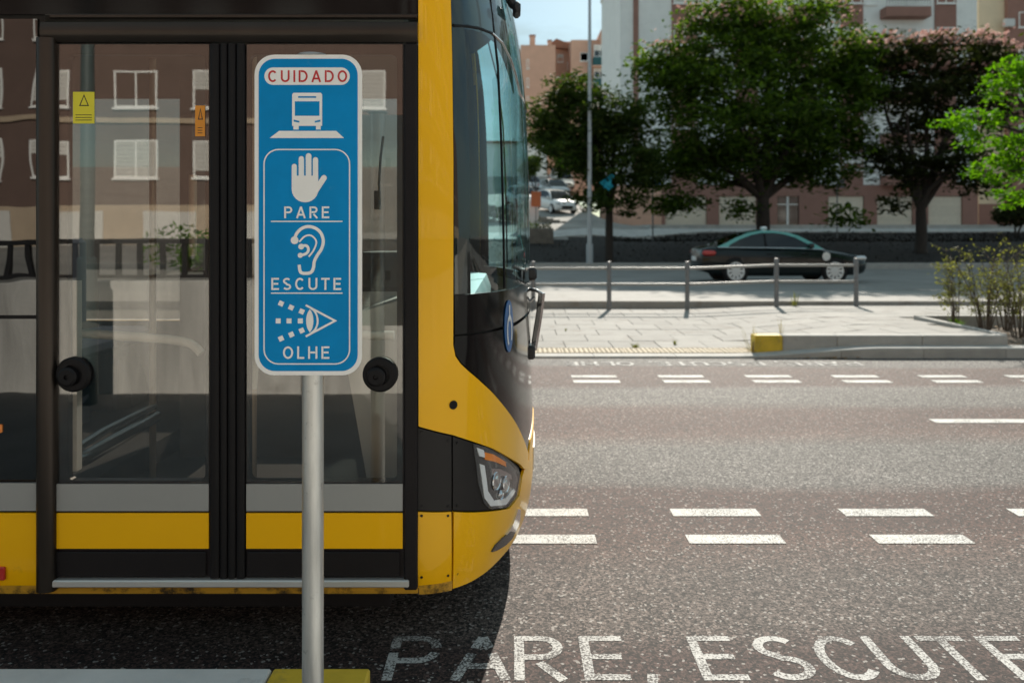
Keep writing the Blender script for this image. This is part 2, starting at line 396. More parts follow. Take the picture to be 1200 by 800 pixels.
def stroke(mb, pts, t, fn, lift, closed=False):
    """a flat painted stroke of width t along pts (2-D)"""
    P = [Vector(p) for p in pts]; k = len(P); L = []; Rr = []
    for i in range(k):
        a = P[i - 1] if (i > 0 or closed) else None; b = P[(i + 1) % k] if (i < k - 1 or closed) else None
        d0 = (P[i] - a).normalized() if a is not None else None; d1 = (b - P[i]).normalized() if b is not None else None
        d = (d0 + d1).normalized() if d0 is not None and d1 is not None else (d0 or d1)
        n = Vector((-d.y, d.x)); ref = d1 if d1 is not None else d0
        c = max(.45, n.dot(Vector((-ref.y, ref.x))))
        L.append(P[i] + n * t / 2 / c); Rr.append(P[i] - n * t / 2 / c)
    for i in range(k if closed else k - 1):
        j = (i + 1) % k
        mb.face([fn(*L[i], lift), fn(*Rr[i], lift), fn(*Rr[j], lift), fn(*L[j], lift)])
def glyph(ch, t):
    h = t / 2; T = 1 - h; B = h
    if ch == 'P': return .60, [[(h, 0), (h, 1)], [(t, T), (.33, T)] + arc(.33, .71, .60 - .33 - h, T - .71, 90, -90)[1:] + [(t, .71 - (T - .71))]]
    if ch == 'R': return .63, [[(h, 0), (h, 1)], [(t, T), (.33, T)] + arc(.33, .72, .60 - .33 - h, T - .72, 90, -90)[1:] + [(t, .72 - (T - .72))], [(.30, .44 - h), (.57, 0)]]
    if ch == 'E': return .54, [[(h, 0), (h, 1)], [(t, T), (.54, T)], [(t, .51), (.49, .51)], [(t, B), (.54, B)]]
    if ch == 'A': return .70, [[(h * .9, 0), (.35, 1 - .02)], [(.35, 1 - .02), (.70 - h * .9, 0)], [(.17, .30), (.53, .30)]]
    if ch == 'C': return .66, [arc(.34, .5, .34 - h, .5 - h, 42, 318, 18)]
    if ch == 'O': return .70, [arc(.35, .5, .35 - h, .5 - h, 0, 360, 24)[:-1] + ['closed']]
    if ch == 'D': return .66, [[(h, 0), (h, 1)], [(t, T), (.28, T)] + arc(.28, .5, .66 - .28 - h, .5 - h, 90, -90, 14)[1:] + [(t, B)]]
    if ch == 'U': return .64, [[(h, 1), (h, .34)] + arc(.32, .34, .32 - h, .34 - h, 180, 360, 12)[1:] + [(.64 - h, 1)]]
    if ch == 'I': return t, [[(h, 0), (h, 1)]]
    if ch == 'S': return .60, [arc(.30, .735, .27 - h * .8, .265 - h, 35, 270, 12)[:-1] + arc(.30, .265, .30 - h, .265 - h + .0, 90, -150, 14)]
    if ch == 'T': return .58, [[(0, T), (.58, T)], [(.29, 0), (.29, 1 - t)]]
    if ch == 'L': return .48, [[(h, 0), (h, 1)], [(t, B), (.48, B)]]
    if ch == 'H': return .64, [[(h, 0), (h, 1)], [(.64 - h, 0), (.64 - h, 1)], [(t, .51), (.64 - t, .51)]]
    if ch == ',': return t, [[(h * 1.2, .13), (h * .4, -.14)]]
    return .3, []
def word(mb, txt, x0, y0, hgt, t, gap, fn, lift=0.0, width=None, ws_=1.2):
    """lettering; if width is given the letters are spread to fill it"""
    ws = [glyph(c, t)[0] * (ws_ if c != 'I' else 1) for c in txt]; k = hgt
    if width: gap = (width / hgt - sum(ws)) / max(1, len(txt) - 1)
    x = 0; q = 0
    for c, w in zip(txt, ws):
        for st in glyph(c, t)[1]:
            cl = st[-1] == 'closed'; pts = st[:-1] if cl else st
            q += 1
            stroke(mb, [(x0 + (x + u * ws_) * k, y0 + v * k) for u, v in pts], t * k, fn, lift + (q % 3) * .00012, cl)
        x += w + gap
    return x * k

# ------------------------------------------------------------------ the ground, busway, pavements
def ground_z(x, y):
    if y < -2.0: return 1.0 * sstep((-2.0 - y) / .3)
    if y < 32: return -.06
    bank = .95 * sstep((y - 32.2) / 10.5)
    terrace = lerp(bank, 1.85, sstep((y - 44) / 9))
    hill = bank + max(0, y - 42) * .128 if y < 120 else bank + 78 * .128 + (y - 120) * .02
    k = 1 - sstep((x - 4.6 + max(0, 50 - y) * .2) / 3.6)
    far = terrace + max(0, min(60, y - 75)) * .02
    return lerp(far, hill, k) - .06 * (1 - sstep((y - 32) / .6))
g = MB()
xs = [-600, -300, -120, -60, -30, -20, -15, -12] + [x * 1.0 for x in range(-10, 16)] + [18, 22, 28, 36, 50, 80, 150, 300, 600]
ys = [-300, -100, -40, -10, -4, -2.3, -2.0, -1.9, 2, 12, 20, 31.9, 32.0, 32.3] + [33 + i for i in range(0, 30)] + [66, 70, 75, 80, 86, 92, 100, 110, 120, 140, 180, 260, 400, 900]
for a, b in zip(xs, xs[1:]):
    for c, d in zip(ys, ys[1:]):
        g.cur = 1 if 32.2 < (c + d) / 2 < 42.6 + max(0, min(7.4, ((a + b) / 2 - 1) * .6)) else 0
        g.face([(a, c, ground_z(a, c)), (b, c, ground_z(b, c)), (b, d, ground_z(b, d)), (a, d, ground_z(a, d))])
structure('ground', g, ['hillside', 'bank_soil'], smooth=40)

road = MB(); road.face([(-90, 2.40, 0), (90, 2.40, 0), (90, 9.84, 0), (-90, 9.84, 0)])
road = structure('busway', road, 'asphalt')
def marking(name, x0, x1, y0, y1, mat='road_paint'):
    mb = MB(); mb.box((x0, y0, .0012), (x1, y1, .0030)); return mb.build(name, mat, road)
for ym, w in ((4.455, .115), (4.07, .115)):
    for i in range(-3, 9):
        x0 = .876 + i * .937 if ym > 4.3 else .880 + i * .937
        marking('guide_dash', x0, x0 + .478, ym - w / 2, ym + w / 2)
for ym, w in ((8.61, .13), (8.32, .14)):
    for i in range(-3, 9):
        x0 = (.630 if ym > 8.5 else .630) + i * .925
        marking('guide_dash', x0, x0 + .478, ym - w / 2, ym + w / 2)
for x0 in (3.42, 9.42, -2.58, -8.58): marking('centre_line_dash', x0, x0 + 2.0, 6.53, 6.66)
flat = lambda u, v, l: (u, v, .0011 + l)
def stencil(txt, x0, y0, pitch, hgt, t, flip=False, mat='road_paint', start=None):
    fn = flat if not flip else (lambda u, v, l: (-u, -v, .004 + l))
    mb = MB()
    for i, c in enumerate(txt):
        if c == ' ': continue
        w, st = glyph(c, t)
        if c == 'P': st = [[(t / 2, 0), (t / 2, .60)], [(t / 2, .70), (t / 2, 1)], [(t, 1 - t / 2), (.36, 1 - t / 2)] + arc(.36, .68, .22, .32 - t / 2, 90, 8, 6)[1:],
                           arc(.36, .68, .22, .32 - t / 2, -18, -90, 6) + [(t, .36 + t / 2)]]
        if c == 'A': st = [[(t * .45, 0), (.225, .58)], [(.262, .70), (.35, .97)], [(.35, .97), (.438, .70)], [(.475, .58), (.70 - t * .45, 0)], [(.17, .30), (.53, .30)]]
        for q, s_ in enumerate(st):
            cl = s_[-1] == 'closed'; pts = s_[:-1] if cl else s_
            stroke(mb, [(x0 + pitch(i) + u * .30, y0 + v * hgt) for u, v in pts], t * .30, fn, q * .0001, cl)
    return mb.build('road_lettering', mat, road)
TX = [-.452, -.215, .008, .252, .470, .56, .662, .893, 1.112, 1.325, 1.535, 1.76, 1.95, 2.05, 2.18, 2.41, 2.60, 2.83]
stencil('PARE, ESCUTE, OLHE', 0, 2.795, lambda i: TX[i], .305, .122, mat='letter_paint')
stencil('PARE, ESCUTE, OLHE', -4.05, -9.56, lambda i: (TX[i] + .452), .28, .135, True, 'worn_paint')

# near platform under the photographer
def zn(y): return lerp(0.0, .15, (y + 1.95) / 4.4)
pl = MB()
for x0, x1 in ((-40, -.453),):
    pl.idx([(x0, -1.95, 0), (x1, -1.95, 0), (x1, 2.43, zn(2.43)), (x0, 2.43, zn(2.43)), (x0, -1.95, -.1), (x1, -1.95, -.1), (x1, 2.43, -.1), (x0, 2.43, -.1)],
           [(0, 1, 2, 3), (4, 7, 6, 5), (0, 4, 5, 1), (2, 6, 7, 3), (1, 5, 6, 2), (0, 3, 7, 4)])
pl = structure('platform', pl, 'platform_paving')
ld = MB(); ld.box((-.451, -1.95, -.1), (40, 2.42, .010)); structure('crossing_landing', ld, 'concrete')  # unseen landing, split off in pale concrete to bounce light onto the bus
x = -.764
while x > -14:
    mb = MB(); mb.box((x - .992, 2.434, -.1), (x - .004, 2.593, .152), bev=.006); mb.build('kerb_stone', 'kerb_near', pl); x -= 1.0
mb = MB(); mb.box((-.762, 2.434, -.1), (-.453, 2.593, .152), bev=.006); mb.build('yellow_kerb_end', 'kerb_yellow', pl)

# far pavement: level with the road at the crossing, rising to the right
def zp(x, y):
    t = sstep((x - 3.0) / 2.3)
    return lerp(.028 + .205 * t, .05 + .06 * t, max(0, min(1, (y - 10.1) / 5.3)))
def zk(x): return lerp(.022, .124, max(0, min(1, (x - 2.9) / 1.45)))
pv = MB()
gx = [-40, -20, -10, -5, 0, 2, 2.9, 3.1] + [3.1 + .3 * i for i in range(1, 9)] + [6.19]
gy = [10.1, 11, 12, 13, 14, 15, 15.62]
for a, b in zip(gx, gx[1:]):
    for c, d in zip(gy, gy[1:]):
        pv.face([(a, c, zp(a, c) - .016), (b, c, zp(b, c) - .016), (b, d, zp(b, d) - .016), (a, d, zp(a, d) - .016)])
for a, b in ((6.19, 12), (12, 60)):
    for c, d in ((12.5, 14), (14, 15.62)):
        f = lambda x, y: (zp(6.3, y) if y > 12 else .2) - .016
        pv.face([(a, c, f(a, c)), (b, c, f(b, c)), (b, d, f(b, d)), (a, d, f(a, d))])
pv = structure('pavement', pv, 'paving_joint')
def zq(x, y): return zp(min(x, 6.3), y)
def paver(a, b, c, d, mat='paving', name='paving_slab', h=0.0):
    e = .004; a += e; b -= e; c += e; d -= e; q = .003
    mb = MB(); j = R.uniform(-.002, .0025) + h
    top = [(a + q, c + q), (b - q, c + q), (b - q, d - q), (a + q, d - q)]; mid = [(a, c), (b, c), (b, d), (a, d)]
    vs = [(x, y, zq(x, y) + j) for x, y in top] + [(x, y, zq(x, y) + j - q) for x, y in mid] + [(x, y, zq(x, y) - .03) for x, y in mid]
    fs = [(0, 1, 2, 3)] + [(i + 4, (i + 1) % 4 + 4, (i + 1) % 4, i) for i in range(4)] + [(i + 8, (i + 1) % 4 + 8, (i + 1) % 4 + 4, i + 4) for i in range(4)]
    mb.idx(vs, fs); mb.build(name, mat, pv)
y = 10.52; row = 0
while y < 15.5:
    x = -2.4 + (row % 2) * .31 + .05 * math.sin(row * 2.3); y2 = min(y + .62, 15.6)
    while x < 11.5:
        x2 = x + .62
        if x2 <= 6.18 or y > 12.55: paver(x, x2, y, y2)
        elif x < 6.0: paver(x, 6.18, y, y2)
        x = x2
    y = y2; row += 1
x = 3.04                                             # slabs behind the raised kerb
while x < 6.1: paver(x, min(x + .62, 6.18), 10.31, 10.51); x += .62
x = 3.02
while x > -2.6:
    mb = MB(); z0 = .03
    mb.box((x - .396, 10.105, -.01), (x - .003, 10.51, z0), bev=.003)
    for i in range(6):
        for j in range(6):
            cx, cy = x - .2 + (i - 2.5) * .062, 10.307 + (j - 2.5) * .064
            mb.lathe((cx, cy, z0 - .001), (0, 0, 1), [(0, .020), (.006, .013), (.006, .0)], 5)
    mb.build('tactile_slab', 'tactile', pv); x -= .4
x = -10.0
while x < 18:                                         # low kerb along the busway
    a, b = x + .003, x + .997; mb = MB()
    n = 4
    for i in range(n):
        u, v = lerp(a, b, i / n), lerp(a, b, (i + 1) / n)
        pts = [(9.84, -.1), (9.84, -.012), (9.852, 0), (10.098, 0), (10.098, -.1)]
        A = [(u, yy, zk(u) + zz if zz > -.09 else -.1) for yy, zz in pts]; B = [(v, yy, zk(v) + zz if zz > -.09 else -.1) for yy, zz in pts]
        for q in range(4): mb.face([A[q], B[q], B[q + 1], A[q + 1]])
        if i == 0: mb.face(A)
        if i == n - 1: mb.face(B[::-1])
    mb.build('low_kerb_stone', 'kerb', pv); x += 1.0
mb = MB(); mb.box((3.03, 10.1, -.05), (3.372, 10.30, .242), bev=.008); mb.build('yellow_kerb_end', 'kerb_yellow', pv)
for a, b in ((3.375, 4.05), (4.055, 5.11), (5.115, 6.17)):
    mb = MB(); mb.box((a, 10.1, -.05), (b, 10.30, .242), bev=.008); mb.build('raised_kerb_stone', 'kerb', pv)
mb = MB(); mb.box((6.195, 10.3, -.05), (6.30, 12.40, .236), bev=.006); mb.build('bed_kerb', 'kerb', pv)
x = 6.2
while x < 16:
    mb = MB(); mb.box((x + .003, 12.40, -.05), (x + .997, 12.52, .245), bev=.006); mb.build('bed_kerb', 'kerb', pv); x += 1
sb = MB()
for i in range(40):
    for j in range(9):
        P4 = [(6.30 + .25 * (i + di), 10.1 + 2.3 * (j + dj) / 9) for di, dj in ((0, 0), (1, 0), (1, 1), (0, 1))]
        sb.face([(px, py, .075 + .03 * mnoise.noise((px * 3, py * 3, 0))) for px, py in P4])
structure('planting_bed', sb, 'soil', smooth=80)
lv = MB(); lv.leafy = True
for i in range(700):
    px, py = R.uniform(6.32, 12), R.uniform(10.12, 12.38); s_ = R.uniform(.015, .05); an = R.uniform(0, 6.3); z = .095 + R.uniform(0, .035)
    d = Vector((math.cos(an), math.sin(an), R.uniform(-.3, .3))) * s_; q = Vector((-math.sin(an), math.cos(an), R.uniform(-.3, .3))) * s_ * .5; c = Vector((px, py, z))
    lv.face([c - d, c + q, c + d, c - q])
lv.build('leaf_litter', 'dry_leaf', None, props=dict(kind='stuff', label='dry brown leaves lying in the planting bed under the shrubs', category='leaf litter'))

# back street with its pavement strip
bp = MB(); bp.box((-60, 15.63, -.1), (60, 18.2, .187)); structure('back_pavement', bp, 'paving')
bs_ = MB(); bs_.face([(-120, 18.2, .02), (120, 18.2, .02), (120, 32.1, .02), (-120, 32.1, .02)]); structure('back_street', bs_, 'old_asphalt')
bk = MB(); bk.box((-60, 32.1, -.1), (60, 32.35, .26), bev=.01); structure('back_kerb', bk, 'kerb')
# concrete footpath along the top of the bank, and the forecourt of the garages
fp = MB()
for i in range(40):
    a, b = -16 + i * 1.2, -16 + (i + 1) * 1.2
    f = lambda x, y: ground_z(x, y) + .07
    u, v = (42.6 + max(0, min(6.0, (x_ - 1) * .6)) for x_ in (a, b))
    fp.face([(a, u, f(a, u)), (b, v, f(b, v)), (b, v + 2.6, f(b, v + 2.6)), (a, u + 2.6, f(a, u + 2.6))])
    fp.face([(a, u, f(a, u) - .25), (b, v, f(b, v) - .25), (b, v, f(b, v)), (a, u, f(a, u))])
structure('footpath', fp, 'concrete')
fc = MB(); fc.box((8.5, 50, 1.2), (40, 57.2, 1.90)); structure('garage_forecourt', fc, 'concrete')
# ------------------------------------------------------------------ warning sign on its pole
SY = 2.284; SK = F / SY
sg = Thing('warning_sign', 'blue upright CUIDADO warning sign on a grey pole in front of the bus doors', 'sign', ((362.5 - 600) / SK, SY + .036, zn(2.3)))
def sfn(u, v, l): return ((u - 600) / SK, SY - l, EYE - (-v - HOR) / SK)      # u = column, v = -row
def neg(pts): return [(a, -b) for a, b in pts]
mb = MB(); mb.plate(rrect(298.3, -439.5, 424.2, -64.3, 23, 8), [], lambda u, v, d: sfn(u, v, -d), .003)
board = sg.part('board', mb, 'sign_white', smooth=30)
mb = MB(); mb.plate(rrect(303.2, -434.6, 419.2, -69.2, 19, 8), [], lambda u, v, d: sfn(u, v, .0008 - d), .0008)
sg.part('blue_field', mb, 'sign_blue', board)
def white(name, fnbuild, mat='sign_white'):
    mb = MB(); fnbuild(mb); return sg.part(name, mb, mat, board)
def poly(mb, pts, lift, holes=()): mb.plate(neg(pts), [neg(h) for h in holes], lambda u, v, d: sfn(u, v, lift - d), .0004)
L1, L2 = .0014, .0022
white('caption_field', lambda m: poly(m, [(a, -b) for a, b in rrect(310, -99.8, 410, -79.4, 10.1, 8)], L1))
white('lettering', lambda m: word(m, 'CUIDADO', 314.2, -96.6, 13.8, .155, 0, sfn, L2 - .0002, 93), 'red_print')
def pic_bus(m):
    body = [(344, 109), (376, 109), (377.6, 111), (377.6, 147.6), (376, 147.8), (376, 152), (370.4, 152), (370.4, 147.8), (350.2, 147.8), (350.2, 152), (344, 152), (344, 147.8), (342.5, 147.6), (342.5, 111)]
    poly(m, body, L1, [[(345.6, 119), (374.6, 119), (374.6, 136), (345.6, 136)], [(349.5, 113), (370.6, 113), (370.6, 115), (349.5, 115)],
                       [(344.3, 140.4), (351, 142), (351, 144), (344.3, 142.8)], [(375.7, 140.4), (369, 142), (369, 144), (375.7, 142.8)]])
    poly(m, [(316.2, 162), (327.2, 153.6), (394.2, 153.6), (403.4, 162)], L1)
white('bus_pictogram', pic_bus)
def round_stroke(m, a, b, w, lift):
    a = Vector(a); b = Vector(b); d = (b - a).normalized(); an = math.degrees(math.atan2(d.y, d.x))
    poly(m, arc(b.x, b.y, w / 2, w / 2, an - 90, an + 90, 8) + arc(a.x, a.y, w / 2, w / 2, an + 90, an + 270, 8), lift)
def pic_hand(m):
    poly(m, [(342, 206), (373.1, 206), (373.1, 222)] + arc(357.6, 222, 15.6, 15.2, 0, 180, 12) + [(342, 222)], L1)
    for k, (a, b, w) in enumerate((((345, 212), (345, 195), 5.9), ((353.3, 212), (353.3, 186.2), 6.2), ((361.8, 212), (361.8, 183), 6.6), ((369.9, 212), (369.9, 187.4), 6.2), ((368.5, 226), (379.8, 208.6), 6.6))):
        round_stroke(m, a, b, w, L1 + .00015 * (k + 1))
white('hand_pictogram', pic_hand)
white('inner_frame', lambda m: stroke(m, rrect(309.6, -426.2, 409.8, -175.4, 17, 8), 1.5, sfn, L1, True))
white('lettering', lambda m: word(m, 'PARE', 333, -255.8, 13.8, .155, 0, sfn, L1, 53))
white('rule', lambda m: stroke(m, [(317.7, -259.5), (401.5, -259.5)], 1.4, sfn, L1))
Z6 = lambda pts: [(280 + a / 3.636, -(240 + b / 3.636)) for a, b in pts]
def smooth_line(pts, n=4):
    out = []
    for i in range(len(pts) - 1):
        p0, p1, p2, p3 = (Vector(pts[max(0, min(len(pts) - 1, i + k))]) for k in (-1, 0, 1, 2))
        for q in range(n):
            t = q / n
            out.append(.5 * ((2 * p1) + (p2 - p0) * t + (2 * p0 - 5 * p1 + 4 * p2 - p3) * t * t + (3 * p1 - p0 - 3 * p2 + p3) * t ** 3))
    return [tuple(v) for v in out] + [tuple(pts[-1])]
def pic_ear(m):
    stroke(m, smooth_line(Z6([(237, 152), (245, 125), (265, 103), (292, 93), (325, 99), (350, 121), (360, 155), (352, 188), (335, 214), (322, 240), (318, 268), (308, 287), (285, 292), (263, 286), (257, 255)])), 3.7, sfn, L1)
    stroke(m, smooth_line(Z6([(258, 158), (280, 135), (305, 130), (325, 145), (330, 165), (318, 195), (298, 221)])), 2.0, sfn, L1 + .0002)
    stroke(m, smooth_line(Z6([(266, 176), (288, 174), (297, 190), (288, 207), (262, 216)])), 3.2, sfn, L1 + .0004)
    for (a, b), r_ in zip(Z6([(238, 151), (266, 178), (262, 215)]), (4.6, 3.4, 3.0)): m.plate(arc(a, b, r_, r_, 0, 348, 15), [], lambda u, v, d: sfn(u, v, L1 + .0006 - d), .0003)
white('ear_pictogram', pic_ear)
white('lettering', lambda m: word(m, 'ESCUTE', 317.9, -339.7, 14.2, .155, 0, sfn, L1, 82))
white('rule', lambda m: stroke(m, [(317.7, -343.4), (401.5, -343.4)], 1.4, sfn, L1))
def pic_eye(m):
    stroke(m, Z6([(285, 427), (410, 493.5), (285, 560)]), 2.4, sfn, L1)
    stroke(m, Z6(arc(296, 493.5, 40, 54, -72, 72, 12)), 2.2, sfn, L1 + .0002)
    m.plate(Z6(arc(318, 493.5, 31, 56, 110, 250, 10) + arc(296, 493.5, 22, 50, -70, 70, 10))[::-1], [], lambda u, v, d: sfn(u, v, L1 + .0004 - d), .0003)
    for (a, b), r_ in zip(Z6([(180, 420), (223, 437), (268, 454), (168, 494), (214, 494), (262, 494), (180, 569), (224, 552), (268, 535)]), (25, 25, 25, 0, 0, 0, -25, -25, -25)):
        c, s_ = math.cos(rad(-r_)), math.sin(rad(-r_))
        m.plate([(a + (x * c - y * s_) * 2.9, b + (x * s_ + y * c) * 2.9) for x, y in ((-1, -1), (1, -1), (1, 1), (-1, 1))], [], lambda u, v, d: sfn(u, v, L1 - d), .0003)
white('eye_pictogram', pic_eye)
white('lettering', lambda m: word(m, 'OLHE', 331.6, -420.2, 14.6, .15, 0, sfn, L1, 54.5))
mb = MB(); px_ = (363 - 600) / SK; mb.cyl((px_, SY + .036, zn(2.3) - .02), (0, 0, 1), .0305, EYE - (63 - HOR) / SK - zn(2.3) + .02, 28)
pole = sg.part('pole', mb, 'galvanised', smooth=40)
mb = MB(); mb.lathe((px_, SY + .036, EYE - (65 - HOR) / SK), (0, 0, 1), [(0, .034), (.006, .046), (.009, .040), (.011, .0)], 24)
sg.part('pole_cap', mb, 'lamp_grey', pole, smooth=40)
for zz in (150, 350):
    mb = MB(); z = EYE - (zz - HOR) / SK
    mb.box((px_ - .05, SY + .0035, z - .02), (px_ + .05, SY + .0065, z + .02)); mb.lathe((px_, SY + .036, z - .015), (0, 0, 1), [(0, .0308), (0, .035), (.03, .035), (.03, .0308)], 24)
    sg.part('clamp', mb, 'galvanised', pole, smooth=40)

# ------------------------------------------------------------------ the bus
BW, CY = 1.275, 4.155
PLAN = [(0, 0), (.25, .008), (.5, .032), (.8, .085), (1.03, .160), (1.155, .228), (1.225, .298), (1.262, .375), (1.275, .47)]
half = smooth_line([(b, a) for a, b in PLAN], 10)                   # (setback, sideways)
half = half + [(x, BW) for x in (.55, .8, 1.2, 2, 3, 5, 8, 12.1)]
full = [(-a, -b) for a, b in reversed(half)] + [(-a, b) for a, b in half[1:]]   # near side first
arcs = [0.0]
for p, q in zip(full, full[1:]): arcs.append(arcs[-1] + math.hypot(q[0] - p[0], q[1] - p[1]))
mid = arcs[len(half) - 1]; arcs = [a - mid for a in arcs]
X0 = .10
LEAN = [(.2, -.03), (.28, -.008), (.36, .004), (.48, .008), (.65, .008), (.9, .0), (1.3, -.004), (1.8, -.012), (2.2, -.03), (2.45, -.055), (2.7, -.105), (2.9, -.20), (3.06, -.42)]
TUM = [(.2, .03), (.28, .012), (.36, .0), (2.6, .0), (2.85, .03), (3.0, .10), (3.06, .20)]
import bisect
def bs(s, z, off=0.0, raw=False):
    s = max(arcs[0], min(arcs[-1] - 1e-6, s)); i = max(0, min(len(arcs) - 2, bisect.bisect_right(arcs, s) - 1))
    t = (s - arcs[i]) / (arcs[i + 1] - arcs[i]); x = X0 + lerp(full[i][0], full[i + 1][0], t); v = lerp(full[i][1], full[i + 1][1], t)
    x += table(z, LEAN) * sstep((x + .30) / .26)
    v *= 1 - table(z, TUM) / BW
    P = Vector((x, CY + v, z))
    if raw or not off: return P
    e = .004
    ds = bs(s + e, z, 0, True) - bs(s - e, z, 0, True); dz = bs(s, z + e, 0, True) - bs(s, z - e, 0, True)
    return P + ds.cross(dz).normalized() * off
S0 = -(arcs[-1]); 
def sx(X):                                                          # arc position on the near flank
    lo, hi = arcs[0], 0.0
    for _ in range(40):
        m_ = (lo + hi) / 2
        if bs(m_, 1.2).x < X: lo = m_
        else: hi = m_
    return lo
def onbus(px, py):
    """arc position and height of the point of the bus skin seen there in the photograph"""
    prev = None; s = -2.4
    def err(s):
        z = 1.2
        for _ in range(6):
            P = bs(s, z); z = EYE - (py - HOR) / F * P.y
        return P.x - (px - 600) / F * P.y, z
    if px < 480: s = -6.0
    while s < .2:
        e, z = err(s)
        if e >= 0:
            if prev is None: return s, z
            lo, hi = prev, s
            for _ in range(24):
                m_ = (lo + hi) / 2
                if err(m_)[0] < 0: lo = m_
                else: hi = m_
            return lo, err(lo)[1]
        prev = s; s += .02
    return s, z
def clip(poly_, axis, val, keep_gt):
    out = []
    for i in range(len(poly_)):
        a, b = poly_[i - 1], poly_[i]
        ia = (a[axis] >= val) == keep_gt or a[axis] == val; ib = (b[axis] >= val) == keep_gt or b[axis] == val
        if ia != ib:
            t = (val - a[axis]) / (b[axis] - a[axis]); out.append((lerp(a[0], b[0], t), lerp(a[1], b[1], t)))
        if ib: out.append(b)
    return out
SG = []
s_ = arcs[0]
while s_ < arcs[-1]:
    SG.append(s_); s_ += .035 if abs(s_) < 1.95 else .6
SG.append(arcs[-1])
ZG = [.15 + .075 * i for i in range(42)]
def skin(mb, poly_, off=0.0, depth=.012):
    """a panel of the bus skin with the given (arc, height) outline and a turned-in edge"""
    s0, s1 = min(p[0] for p in poly_), max(p[0] for p in poly_); z0, z1 = min(p[1] for p in poly_), max(p[1] for p in poly_)
    bm = bmesh.new(); cache = {}
    def V(p):
        k = (round(p[0], 5), round(p[1], 5))
        if k not in cache: cache[k] = bm.verts.new(bs(k[0], k[1], off)); cache[k].index = len(cache) - 1
        return cache[k]
    par = {}
    for a, b in zip(SG, SG[1:]):
        if b <= s0 or a >= s1: continue
        st = clip(clip(poly_, 0, a, True), 0, b, False)
        if len(st) < 3: continue
        for c, d in zip(ZG, ZG[1:]):
            if d <= z0 or c >= z1: continue
            q = clip(clip(st, 1, c, True), 1, d, False)
            vs = []
            for p in q:
                v = V(p); par[v] = p
                if v not in vs: vs.append(v)
            if len(vs) > 2:
                try: bm.faces.new(vs)
                except ValueError: pass
    bm.verts.index_update()
    vl = list(bm.verts); vs = [v.co.copy() for v in vl]; fs = [[v.index for v in f.verts] for f in bm.faces]
    if depth:
        n = len(vs); low = {}
        for e in bm.edges:
            if len(e.link_faces) == 1:
                ids = []
                for v in e.verts:
                    if v.index not in low: low[v.index] = len(vs); vs.append(bs(*par[v], off - depth))
                    ids.append(v.index)
                fs.append([ids[0], ids[1], low[ids[1]], low[ids[0]]])
    bm.free(); mb.idx(vs, fs)
def pxpoly(pts): return [onbus(*p) for p in pts]
def xz(px, py): return (px - 600) / 329.86, EYE - (py - HOR) / 329.86
bus = Thing('bus', 'yellow and black city bus with glazed double doors standing at the stop', 'bus', (-6, CY, 0))
def bbox(name, rect, y0, y1, mat, parent=None, bev=0.0, **p):
    a, b = xz(rect[0], rect[1]), xz(rect[2], rect[3]); mb = MB(); mb.box((a[0], y0, a[1]), (b[0], y1, b[1]), bev=bev)
    return bus.part(name, mb, mat, parent, **p)
NY = CY - BW                                                        # 2.88, the near flank
sPill0, sPill1 = sx(xz(490, 0)[0]), sx(xz(530.5, 0)[0])
sDoor0, sDoor1 = sx(xz(46, 0)[0]), sPill0
Z = lambda py: EYE - (py - HOR) / 329.86
# dark inner shell behind the panels, door and windscreen left open
sc_end = arcs[-1]
mb = MB()
skin(mb, [(arcs[0], .27), (sDoor0, .27), (sDoor0, 3.0), (arcs[0], 3.0)], -.035, .0)
skin(mb, [(sDoor0, 2.33), (sPill0, 2.33), (sPill0, 3.0), (sDoor0, 3.0)], -.035, .0)
skin(mb, [(sPill0, .27), (sPill1 + .035, .27), (sPill1 + .035, 3.0), (sPill0, 3.0)], -.035, .0)
skin(mb, [(sPill1 + .034, .27), (-sPill1, .27), (-sPill1, 1.26), (sPill1 + .034, 1.26)], -.035, .0)
skin(mb, [(sPill1 + .034, 2.72), (-sPill1, 2.72), (-sPill1, 3.02), (sPill1 + .034, 3.02)], -.035, .0)
skin(mb, [(-sPill1, .26), (sc_end, .26), (sc_end, .95), (-sPill1, .95)], -.035, .0)
skin(mb, [(-sPill1, 2.5), (sc_end, 2.5), (sc_end, 3.0), (-sPill1, 3.0)], -.035, .0)
skin(mb, [(-sPill1 - .03, .94), (-sPill1 + .25, .94), (-sPill1 + .25, 2.51), (-sPill1 - .03, 2.51)], -.035, .0)
body = bus.part('body_shell', mb, 'interior_dark', smooth=40)
mb = MB()                                                           # floor, step well, ceiling, rear wall
mb.box((-12, NY + .05, .27), (-.52, CY + BW - .06, .30)); mb.box((-.519, NY + .5, .27), (-.12, CY + BW - .5, .30)); mb.box((-12, NY + .75, .301), (-1.9, CY + BW - .06, .42))
bus.part('floor', mb, 'interior_dark')
mb = MB(); mb.box((-12, NY + .06, 2.42), (-.45, CY + BW - .06, 2.46)); bus.part('ceiling', mb, 'ceiling_grey')
mb = MB(); mb.box((-12.02, NY + .02, .3), (-11.98, CY + BW - .02, 3.0)); bus.part('rear_wall', mb, 'bus_yellow')
mb = MB()
roofz = [(bs(s, 3.045)) for s in SG]; ctr = Vector((-6, CY, 3.09))
for a, b in zip(roofz, roofz[1:]): mb.face([a, b, ctr])
mb.face([roofz[-1], roofz[0], ctr]); skin(mb, [(arcs[0], 2.99), (arcs[-1], 2.99), (arcs[-1], 3.045), (arcs[0], 3.045)], 0, 0)
bus.part('roof', mb, 'board_white', smooth=40)
